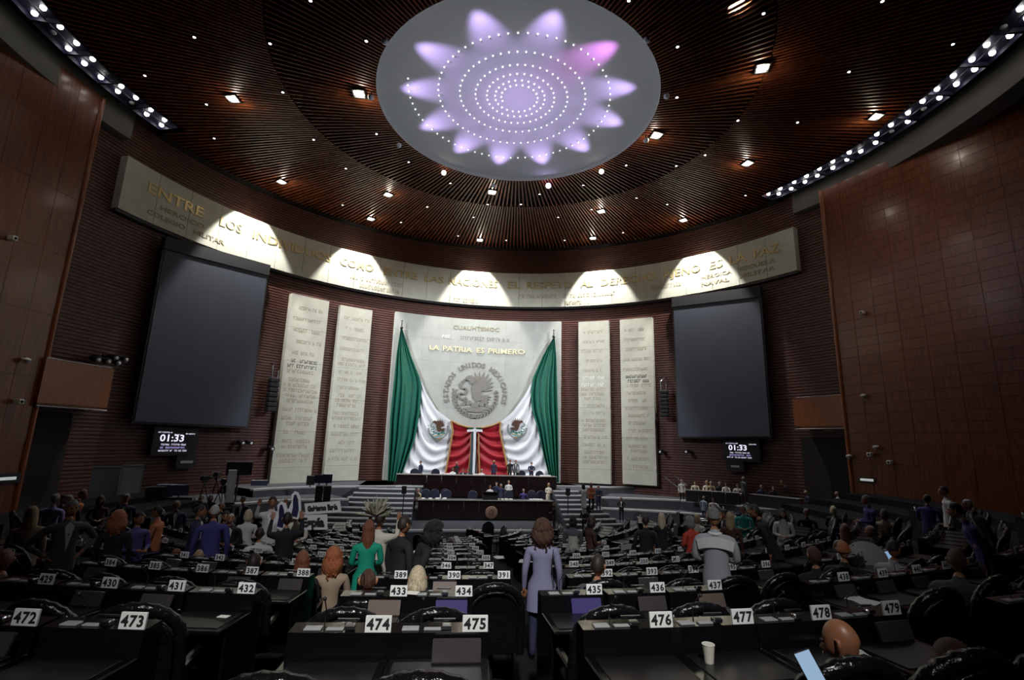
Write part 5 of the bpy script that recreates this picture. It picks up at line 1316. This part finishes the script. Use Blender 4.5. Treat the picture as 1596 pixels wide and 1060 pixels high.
# right
P_(1219, 793, 'woman with long black hair in white blouse facing the hall at the right', 'white', 'black', 'long', 'black', 'front', FR(1219), female=True, H=1.62, skin=1)
P_(1257, 764, 'grey-haired man in dark suit standing at the end of the right platform', 'navy', 'navy', 'short', 'grey', 'front', 80, z=-4.3)
P_(1305, 765, 'man in pale blue shirt standing in the dark doorway left of the right wood wall', 'sky', 'navy', 'short', 'grey', 'stand', 40, z=-4.2)
P_(1256, 792, 'grey-haired man with glasses seated facing the hall at the right', 'black', 'black', 'bald', 'grey', 'sit', FR(1256))
P_(1298, 789, 'blonde woman seated at the right below the man in pale blue shirt', 'black', 'black', 'bob', 'lblonde', 'sit', BK(1298), female=True)
P_(1352, 772, 'man in navy suit with papers in profile before the right wood wall', 'royal', 'navy', 'short', 'grey', 'front', 75, H=1.72)
P_(1377, 794, 'dark-haired woman with pale scarf seated right of the navy suit', 'tan', 'black', 'bob', 'brown', 'sit', BK(1377), female=True)
P_(1443, 771, 'man in blue suit with hands joined seated upright before the right wood wall', 'royal', 'navy', 'short', 'dark', 'front', -60, H=1.70, shirt='white')
P_(1473, 758, 'man in white shirt standing in profile before the right wood wall', 'white', 'black', 'short', 'dark', 'stand', 60, H=1.76)
P_(1487, 783, 'large man in dark blue suit bending left at the right edge of the hall', 'royal', 'royal', 'short', 'dark', 'lean', 50, H=1.82)
P_(1507, 781, 'man in black suit with white collar leaning forward at the right', 'black', 'black', 'bald', 'white', 'lean', 60, H=1.68, shirt='white')
P_(1316, 817, 'woman with long light brown hair seated in the right block', 'tan', 'black', 'long', 'auburn', 'sit', BK(1316), female=True)
P_(1360, 820, 'person with short blonde hair facing left in the right block', 'grey', 'black', 'short', 'blonde', 'sit', 50, female=True)
P_(1313, 845, 'person with orange-blond hair seated beside a chair draped in white', 'black', 'black', 'short', 'red', 'sit', BK(1313), pitch=-.3)
P_(1330, 850, 'older light-haired woman behind the draped chair', 'tan', 'black', 'bob', 'auburn', 'sit', BK(1330), female=True)
P_(1388, 843, 'person in pale grey sweater bent over in the right block', 'lgrey', 'black', 'short', 'dark', 'sit', BK(1388) - 30, pitch=-.4)
P_(1489, 857, 'dark-haired person seen from behind seated at the right', 'grey', 'black', 'short', 'brown', 'sit', BK(1489))
P_(1534, 836, 'man in dark clothes in profile at the far right of the seats', 'black', 'black', 'short', 'dark', 'sit', 70, skin=1)
P_(1270, 853, 'dark-haired person with hand to head in the right block', 'black', 'black', 'short', 'brown', 'sit', BK(1270) + 30)
# seated in the middle rows
P_(473, 860, 'woman with long reddish brown hair seated left of the number plate 345', 'black', 'black', 'long', 'auburn', 'sit', BK(473), female=True)
P_(521, 855, 'woman with short reddish blonde hair in the middle left rows', 'tan', 'black', 'curly', 'red', 'sit', BK(521), female=True)
P_(396, 864, 'dark-haired man seated in the left middle rows', 'navy', 'black', 'short', 'dark', 'sit', BK(396) - 20)
P_(276, 856, 'red-haired person seated in the left rows', 'black', 'black', 'short', 'auburn', 'sit', BK(276))
P_(311, 857, 'light-haired person seated in the left rows right of the red-haired one', 'blue', 'black', 'bald', 'blonde', 'sit', BK(311))
P_(10, 858, 'person with light hair and dark top at the left picture edge', 'navy', 'black', 'short', 'auburn', 'sit', BK(10))
P_(575, 888, 'balding dark-haired person seated behind the desk numbered 433', 'black', 'black', 'bald', 'brown', 'sit', BK(575))
P_(652, 886, 'person with pale blonde hair seated left of the number plate 390', 'black', 'black', 'bob', 'lblonde', 'sit', BK(652), female=True, pitch=-.2)
P_(930, 866, 'dark-haired man in dark grey suit seated right of the lavender jacket', 'grey', 'black', 'short', 'dark', 'sit', BK(930) - 25)
# bald man in the foreground and his neighbour
P_(1322, 969, 'bald man seated in the right foreground looking at his phone', 'blue', 'black', 'none', 'dark', 'sit', 45, pitch=-.2, H=1.70, z=-2.20, nosit=True)
bm = COL.objects['person.%03d' % (len([o for o in COL.objects if o.name.startswith('person')]) - 1)] if False else None
P_(1500, 1000, 'person in profile half hidden by the chair at the lower right', 'orange', 'black', 'short', 'brown', 'sit', 62, pitch=-.2, H=1.62, z=-2.2, nosit=True)
P1 = at_y(1264, 1044, 2.3); e = empty('mobile_phone', tuple(P1), radians(20)); e.rotation_euler = (Vector((.25, .0, 0)) - Vector(tuple(P1))).to_track_quat('Z', 'Y').to_euler(); e.rotation_euler.rotate_axis('Z', .45); tag(e, 'lit pale blue phone held up by the bald man', 'phone')
build(MB().box((0, 0, 0), (.070, .145, .009), bev=.003), 'case', BLACK, e); build(MB().box((0, 0, .0055), (.062, .132, .002)), 'lit_screen', mat('phone_screen', (.02, .02, .03), .3, emit=(.30, .45, .62), es=.9), e)
# ------------------------------------------------------------------ podium
V1, V2 = -3.05, -4.62
def pod(px, py, label, v, **k):
    Q = at_v(px, py, v); pose = k.get('pose', 'stand'); H = k.get('H', 1.72); ht = (1.345 if pose.startswith('sit') else 1.775) * H / 1.775
    z = Q[2] - ht; base = -3.10 if v > 17 else -4.62
    o = P_(px, py, label, z=z, **k); 
    return o
pod(656.5, 718, 'dark-suited man standing at the left end of the high desk', 18.6, top='navy', face=FR(656) - 60, hc='dark', skin=0, bot='navy')
pod(712, 720, 'woman with fair hair standing behind the high desk left of centre', 19.6, top='black', face=FR(712), hair='bob', hc='blonde', female=True, H=1.6)
pod(706, 729, 'woman in white blouse seated at the high desk left of centre', 18.4, top='white', face=FR(706), hair='bob', hc='dark', female=True, pose='sit')
pod(722, 730, 'dark-suited person seated at the high desk, second from the centre', 18.4, top='black', face=FR(722), pose='sit', shirt='white')
pod(729, 731, 'man in white shirt and dark suit seated at the high desk beside the ribbons', 18.4, top='navy', face=FR(729), pose='sit', shirt='white')
pod(751, 731, 'grey-suited man seated at the high desk right of the ribbons', 18.4, top='lgrey', face=FR(751), pose='sit', hc='grey')
pod(770, 717.5, 'blonde woman in navy standing at the high desk right of centre', 18.8, top='navy', face=FR(770), hair='bob', hc='blonde', female=True)
pod(795, 716.5, 'man in black standing at the high desk, left one of the right pair', 18.8, top='black', face=FR(795) + 30)
pod(804, 716.5, 'man with grey jacket standing at the high desk, right one of the right pair', 18.8, top='grey', face=FR(804), hc='grey', shirt='white')
pod(828.5, 720, 'dark-suited man standing at the right end of the high desk', 18.8, top='navy', face=FR(828), pose='front')
pod(764, 756, 'woman in white blouse speaking at the lectern', 15.0, top='white', face=FR(764), hair='bob', hc='dark', female=True, pose='sit')
pod(653, 761, 'man in pale jacket seated at the left end of the lower desk', 15.3, top='tan', face=FR(653) - 50, pose='sit', hc='grey')
pod(774, 751, 'man in dark suit standing behind the speaker, nearest to her', 16.3, top='navy', face=FR(774), skin=1)
pod(781, 754, 'second man in dark blue standing behind the speaker', 16.0, top='navy', face=FR(781), hc='grey')
pod(793, 749, 'man in pale shirt standing behind the lower desk right of the speaker', 16.2, top='white', face=FR(793), hc='grey', bot='black', pose='front')
pod(816, 762, 'person in blue-violet jacket seated at the lower desk, back of head bald', 15.2, top='blue', face=BK(816), pose='sit', hair='bald', hc='grey')
pod(855, 753, 'woman in cream dress standing at the right end of the lower desk', 15.2, top='cream', bot='cream', face=FR(855) + 20, hair='bob', hc='blonde', female=True, pose='front', dress='skirt')
P_(864, 784, 'dark-haired woman standing in front of the right end of the lower desk', 'black', 'black', 'bob', 'brown', 'front', 60, z=AP, female=True, H=1.6)
# press people on the right platform
PR = [(1062, 747.5, 'white', 'short', 'grey', 'stand', 'woman in white standing at the near end of the right press table', 1), (1083, 750, 'cream', 'short', 'dark', 'sit', 'person in pale top seated first at the right press table', 0), (1101, 748, 'cream', 'bob', 'blonde', 'sit', 'blonde woman seated second at the right press table', 1),
      (1107.5, 748.5, 'tan', 'short', 'grey', 'sit', 'man in tan seated third at the right press table', 0), (1121, 747.5, 'black', 'short', 'grey', 'sit', 'man in black seated fourth at the right press table', 0), (1131, 751.5, 'white', 'bob', 'dark', 'sit', 'person in white seated fifth at the right press table', 1),
      (1149, 754, 'white', 'short', 'dark', 'sit', 'person in white seated left of the walking man', 0), (1186, 749.5, 'navy', 'short', 'grey', 'sit', 'man in navy seated at the farther press table, left one', 0), (1205, 757, 'black', 'short', 'dark', 'sit', 'person in black seated at the farther press table, right one', 0)]
for x, y, t, h, c, po, lb, fe in PR:
    P_(x, y, lb, t, 'black', h, c, po, FR(x), z=(-3.75 if po == 'sit' else -4.0), female=bool(fe), H=1.7 if po == 'sit' else 1.66, skin=1)
P_(1157, 741, 'man in grey suit walking along the right press tables', 'grey', 'grey', 'short', 'grey', 'front', -80, z=-3.75, H=1.72)
P_(1218, 748, 'camera operator in black bent behind the right television camera', 'black', 'black', 'short', 'brown', 'lean', 70, z=-3.75, H=1.7)
# chair cover on a chair in the right block
e_, k_, Q, zf_ = floor_at(1348, 845, 1.10, 8.2)
e = empty('draped_chair', (Q[0], Q[1], zf_), radians(BK(1348))); tag(e, 'chair draped with a white and grey jacket in the right block', 'chair')
m = MB(); m.grid(lambda s, t: (.30 * cos(pi * (1 - s)) * (1 + .05 * t), -.05 - .05 * t, .62 + .50 * sin(pi * (.12 + .76 * s)) * (1 - .55 * t) - .30 * t), 20, 8)
m.grid(lambda s, t: (.28 * cos(pi * (1 - s)), .07, .62 + .46 * sin(pi * (.12 + .76 * s)) - .5 * t), 20, 6); build(m, 'white_jacket', cl('cloth_white', COLS['white'], .8), e)
m = MB(); a = [(.26 * cos(t), .26 * sin(t)) for t in np.linspace(0, pi, 11)]; L = [(.26, .4)] + [(x, .80 + y) for x, y in a] + [(-.26, .4)]; m.prism([(x, -.03, z) for x, z in L], [(x, .05, z) for x, z in L]); build(m, 'backrest', cl('chair_grey', (.10, .09, .085), .6), e)
build(MB().box((0, .27, .46), (.5, .5, .1), bev=.03), 'seat', LEATH, e); build(MB().tube([(0, .25, 0), (0, .25, .45)], .04, 8), 'pedestal', BLACK, e)
# ------------------------------------------------------------------ seats and desks
def make_chair():
    e = empty('leather_chair', (0, 0, 0))
    W = .285
    def outline(w, zt, zb): return [(w, zb)] + [(w * cos(t) , zt - .26 + .24 * sin(t)) for t in np.linspace(.05, pi - .05, 13)] + [(-w, zb)]
    rec = lambda x, z, y: (x, y - (z - .45) * .16 - .06 * (x / .3) ** 2 * -1, z)
    O = outline(W, 1.12, .42)
    b = MB(); I = outline(W - .035, 1.08, .44)
    b.prism([rec(x, z, -.045) for x, z in I], [rec(x, z, .05) for x, z in I]); build(b, 'backrest', LEATH, e)
    O2 = [(W, .42), (W, .62)] + [(W * cos(t), 1.12 - .26 + .24 * sin(t)) for t in np.linspace(0, pi, 37)] + [(-W, .62), (-W, .42)]
    r = MB(); r.tube([rec(x, z, -.01) for x, z in O2], .042, 8, rs=[.042 * (1 + (.10 if i % 3 == 0 else -.03)) for i in range(len(O2))])
    r.tube([rec(x * .86, .42 + (z - .42) * .93, -.055) for x, z in O], .012, 5); build(r, 'padded_rim', LEATH, e)
    build(MB().box((0, .27, .46), (.52, .50, .11), bev=.04), 'seat', LEATH, e)
    for s in (-1, 1): a = MB(); a.box((s * .29, .22, .66), (.06, .36, .045), bev=.015); a.tube([(s * .29, .15, .64), (s * .27, .18, .45)], .02, 6); build(a, 'armrest', LACQ, e)
    build(MB().tube([(0, .25, .04), (0, .25, .42)], .035, 8).lathe([(.25, 0), (.22, .04), (.04, .09)], 10, (0, .25, 0)), 'pedestal', BLACK, e)
    return e
def make_desk():
    e = empty('member_desk', (0, 0, 0)); W = .60
    t = MB(); t.box((0, -.24, .745), (W, .50, .03), bev=.008); build(t, 'desktop', LACQ, e)
    t = MB(); t.box((0, -.24, .7635), (W - .10, .38, .006), bev=.002); build(t, 'writing_pad', cl('pad_black', (.007, .007, .009), .3), e)
    c = MB(); c.hexa([(-W / 2, .0, .74), (W / 2, .0, .74), (W / 2, .16, .74), (-W / 2, .16, .74), (-W / 2, .02, .895), (W / 2, .02, .895), (W / 2, .16, .905), (-W / 2, .16, .905)]); build(c, 'console', LACQ, e)
    build(MB().box((0, .165, .45), (W, .02, .88)), 'front_board', LACQ, e)
    for s in (-1, 1): build(MB().box((s * (W / 2 - .012), -.12, .37), (.022, .50, .74)), 'side_board', LACQ, e)
    k = MB(); k.box((-.17, .07, .902), (.10, .06, .012), bev=.003); k.box((-.04, .06, .902), (.10, .035, .01), bev=.002); build(k, 'keypad_glare', cl('keypad_glare_grey', (.34, .35, .36), .35), e)  # pale boxes: keypad, plus glare of the glossy console top as colour
    m = MB(); m.box((.045, .06, .915), (.055, .05, .03), bev=.006); m.box((.03, .08, .948), (.13, .012, .01)); mm = build(m, 'microphone_base', CHROME, e)
    build(MB().tube([(-.11, .08, .90), (-.11, .09, 1.0), (-.10, .0, 1.08)], .004, 5).sphere((-.10, -.005, 1.085), .012, 6, 5), 'gooseneck', BLACK, e)
    return e
plate0 = MB().box((0, 0, .045), (.152, .012, .092), bev=.003).mesh('number_plate', PLATE)
tab = {}
for nm, mt in (('off', SCR_OFF), ('on', SCR_ON), ('br', SCR_BR)):
    m = MB(); m.box((0, 0, 0), (.28, .016, .125), bev=.006); m.mi = 0; tab[nm] = m.mesh('tablet_screen', mt)
ch0 = make_chair(); dk0 = make_desk(); index_kids(ch0, dk0)
PITCH_S = .635
def seat_angles(k):
    r = row_r(k); st = degrees(PITCH_S / r); out = []
    fixed = {0: ([.1], [4.3, 6.0], [9.5, 11.2, 13.0, 14.8]), 1: ([-.4], [4.0, 5.9], [9.9, 12.0, 14.05]), 2: ([-.9], [3.3, 5.6, 7.8], [12.6, 14.9]), 3: ([-1.5], [5.1, 7.7], [13.2, 15.7])}
    if k in fixed: L, Mi, R = fixed[k]
    else:
        c = 6.8; nm_ = max(2, 2 + (k - 2) // 3 * 0); Mi = [c - st / 2, c + st / 2]
        if k >= 8: Mi = [c - st, c, c + st]
        aw = degrees(1.15 / r); L = [Mi[0] - st - aw]; R = [Mi[-1] + st + aw, Mi[-1] + 2 * st + aw]
    out += [(a, 'mid') for a in Mi]
    # going left
    nb = {0: 4, 1: 5}.get(k, 5) if k < 6 else (4 if k < 9 else 3)
    a = L[0]; blk = 1; n = 0; aisle = degrees(1.05 / r)
    while a > -88:
        out.append((a, 'L%d' % blk)); n += 1; a -= st
        if n == nb: a -= aisle; n = 0; blk += 1
    a = R[0]; n = 0; blk = 1; nb1 = 3 if k < 2 else 4
    for i, b in enumerate(R): out.append((b, 'R1')); n += 1; a = b
    a += st
    if n >= nb1 or k < 2: a += aisle; n = 0; blk = 2
    while a < 88:
        out.append((a, 'R%d' % blk)); n += 1; a += st
        if n == nb: a += aisle; n = 0; blk += 1
    return out
def pxy(P):
    P = np.array(P); c = P @ _f
    if c < .3: return None
    return 798 + FPX * (P @ RR) / c, 530 - FPX * (P @ RU) / c
NUM = {0: (474, 473, 476), 1: (433, 432, 435), 2: (389, 388, 392), 3: (346, 345, 348), 4: (304, 303, 306), 5: (261, 260, 263)}
ROWN = ['nearest', 'second', 'third', 'fourth', 'fifth', 'sixth', 'seventh', 'eighth', 'ninth', 'tenth', 'eleventh', 'twelfth']
BLKN = {'mid': 'middle block', 'L1': 'first block left of the middle aisle', 'R1': 'first block right of the middle', 'L2': 'second block on the left', 'R2': 'second block on the right', 'L3': 'third block on the left', 'R3': 'third block on the right'}
seats = []
for k in range(0, 12):
    if row_r(k) < 1.1: break
    A = seat_angles(k); z = row_z(k)
    lefts = [a for a in A if a[1][0] == 'L']; rights = sorted([a for a in A if a[1][0] == 'R']); mids = sorted([a for a in A if a[1] == 'mid'])
    for lst, kind in ((mids, 0), (sorted(lefts, reverse=True), 1), (rights, 2)):
        for i, (a, b) in enumerate(lst):
            a_ = a - degrees(.21 / row_r(k)); P = sp(row_r(k), a_, z); q = pxy((P[0], P[1], z + 1.0))
            if q is None or not (-130 < q[0] < 1720 and 600 < q[1] < 1300): continue
            dep = -(z + 1.0) / P[1]; lim = .150 if q[0] < 250 else (.143 if q[0] < 430 else (.098 if q[0] > 1420 else (.114 if q[0] > 1150 else 0)))
            if dep < lim: continue
            num = None
            if k in NUM:
                base = NUM[k][kind]; num = base + i if kind != 1 else base - i
            seats.append([hypot(P[0], P[1]), k, a_, b, num, P, q])
seats.sort(key=lambda s: s[0])
TAB = {475: 'off', 433: 'br', 434: 'on', 435: 'on', 436: 'off', 437: 'br', 431: 'off', 387: 'off', 388: 'off', 390: 'br', 473: None, 474: None, 476: None}
first = True; nd = 0
far_ch, far_dk = MB(), MB()
print('seats in view', len(seats))
def add_copy(mb, root, P, rz):
    R = Matrix.Translation(P) @ Matrix.Rotation(rz, 4, 'Z')
    for c in KIDS[root.name]:
        for poly in [c.data]: mb.add([R @ v.co for v in poly.vertices], [tuple(p.vertices) for p in poly.polygons])
rndS = random.Random(11)
OCC = []                                  # chairs pushed aside for people are left out
for d, k, a, b, num, P, q in seats:
    rz = radians(a)
    cp_ = sp(row_r(k) + .98, a, row_z(k)); swivel = rndS.gauss(0, .10)
    visible_chair = True
    if nd >= 300:
        add_copy(far_ch, ch0, cp_, rz); add_copy(far_dk, dk0, P, rz); continue
    nd += 1
    blk = 'middle block' if b == 'mid' else '%s block on the %s' % (ORD[int(b[1:]) - 1], 'left' if b[0] == 'L' else 'right')
    grp = '%s row, %s' % (ROWN[k], blk)
    mates = sorted(s_[2] for s_ in seats if s_[1] == k and s_[3] == b); on = ORD[mates.index(a)]
    dk = dk0 if first else copy_tree(dk0); ch = ch0 if first else copy_tree(ch0); first = False
    dk.location = P; dk.rotation_euler = (0, 0, rz)
    if num == 476 or any(hypot(cp_[0] - q_[0], cp_[1] + .2 - q_[1]) < .36 for q_ in STAND): noch = True
    else: noch = False
    for q_ in SIT:
        if q_[3] is None and hypot(cp_[0] - q_[0], cp_[1] - q_[1]) < .62: cp_ = (q_[0] + .22 * sin(rz), q_[1] - .22 * cos(rz), cp_[2]); q_[3] = 1; noch = False; break
    ch.location = cp_; ch.rotation_euler = (0, 0, rz + swivel)
    legible = num is not None and k <= 3 and (120 < q[0] < 1200)
    if legible:
        tag(dk, 'black desk numbered %d, %s row, %s, %s from the left' % (num, ROWN[k], blk, on), 'desk', 'desks, ' + grp)
        tag(ch, 'black leather chair, %s row, %s, %s from the left' % (ROWN[k], blk, on), 'chair', 'chairs, ' + grp)
    else:
        tag(dk, 'glossy black desk, %s row, %s, %s from the left' % (ROWN[k], blk, on), 'desk', 'desks, ' + grp)
        tag(ch, 'black leather chair, %s row, %s, %s from the left' % (ROWN[k], blk, on), 'chair', 'chairs, ' + grp)
    pl_ = link('number_plate', plate0, dk, (.215, .03, .893)); pl_.rotation_euler = (-.12, 0, 0)
    if legible or (num and k <= 5):
        m = MB(); [text_on(m, c_, .082, lambda x, y, dd, i_=i_: (x + (i_ - 1) * .046, -.0075, .017 + y), .0028, 'CENTER') for i_, c_ in enumerate(str(num))]; build(m, 'digits', cl('digit_black', (.006, .006, .007), .7), pl_)
    else:
        m = MB()
        for i_ in range(3): m.box((-.04 + .04 * i_, -.007, .046), (.026, .003, .05))
        if k < 9: build(m, 'digits', cl('digit_grey', (.12, .12, .12), .7), pl_)
    if noch and ch is not ch0:
        for c_ in [c_ for c_ in ch.children]: bpy.data.objects.remove(c_)
        bpy.data.objects.remove(ch)
    tb = TAB.get(num, None) if num in TAB else ('off' if rndS.random() < .35 else None)
    if tb:
        o = link('tablet_screen', tab[tb], dk, (.11, -.06, .825)); o.rotation_euler = (-.35, 0, 0)
if far_ch.v:
    tag(build(far_ch, 'leather_chair', LEATH), 'black leather chairs in the farthest seating rows before the stage', 'chair', kind='stuff'); tag(build(far_dk, 'member_desk', LACQ), 'black desks in the farthest seating rows before the stage', 'desk', kind='stuff')
# cup, papers, odds and ends on desks
def on_desk(k, a, dx, dy, dz=.766):
    P = sp(row_r(k), a, row_z(k)); c, s = cos(radians(a)), sin(radians(a)); return (P[0] + dx * c - dy * s, P[1] + dx * s + dy * c, P[2] + dz)
e = empty('paper_cup', on_desk(0, 9.5, .20, -.18)); tag(e, 'white paper cup standing on the desk numbered 476', 'cup')
c = MB(); c.lathe([(.026, 0), (.036, .10)], 20); c.lathe([(.034, .098), (.0245, .004), (0, .004)], 20); build(c, 'cup_wall', CUP, e); r = MB(); r.tube([(.036 * cos(t), .036 * sin(t), .10) for t in np.linspace(0, 2 * pi, 21)], .002, 5); build(r, 'rolled_rim', PAPER, e)
def paper(k, a, dx, dy, label, n=2, w=.2, h=.28, dz=.768, mt=PAPER):
    e = empty('loose_papers', on_desk(k, a, dx, dy, dz), radians(a)); tag(e, label, 'paper'); r_ = random.Random(int(k * 100 + a * 10))
    for i in range(n): build(MB().box((r_.uniform(-.03, .03), r_.uniform(-.03, .03), .002 + .003 * i), (w, h, .002), rz=r_.uniform(-.4, .4)), 'sheet', mt, e)
paper(1, 19.2, .0, -.2, 'loose white papers on a desk right of the desk numbered 437'); paper(0, 13.0, .0, -.2, 'crumpled pale paper on the desk beyond number 477', 2, .14, .12)
paper(1, 4.0, .1, .1, 'white sheet lying behind number plate 433', 1, .13, .10, .91); paper(2, 5.6, -.2, -.15, 'pale papers on the desk left of number plate 390')
paper(1, -.4, -.05, -.2, 'small white card on the desk numbered 432', 1, .09, .06); paper(2, 14.9, .15, -.15, 'white sheet on a desk behind the man in white jacket', 2)
paper(5, 24, 0, -.2, 'white document on a desk in the right block', 2); paper(6, 12, 0, -.2, 'white papers in the sixth row right of the aisle', 2); paper(7, -2, 0, -.1, 'white papers on a desk beside the man in the black suit', 2); paper(5, 14, -.1, -.1, 'pale yellow papers beside the lavender jacket', 3)
def laptop(P, rz, label, mt, w=.3, tilt=.25):
    e = empty('tablet', P, rz); tag(e, label, 'tablet'); build(MB().box((0, 0, .11), (w, .012, .2), rx=-tilt, bev=.005), 'screen', mt, e); build(MB().box((0, .05, .0), (w * .8, .08, .01)), 'stand', BLACK, e)
laptop(on_desk(2, 31, 0, -.2), radians(31), 'pale blue lit tablet on a desk in the right block', mat('tablet_blue', (.02, .02, .03), .3, emit=(.25, .42, .62), es=.8))
laptop(on_desk(4, 47, .1, -.1, .8), radians(47), 'pinkish board leaning at the right picture edge', cl('board_pink', (.30, .20, .16), .7), .5)
laptop(on_desk(5, 27, 0, -.1, .8), radians(27), 'grey sheet held up in the right block', cl('board_grey', (.26, .25, .24), .7), .42)
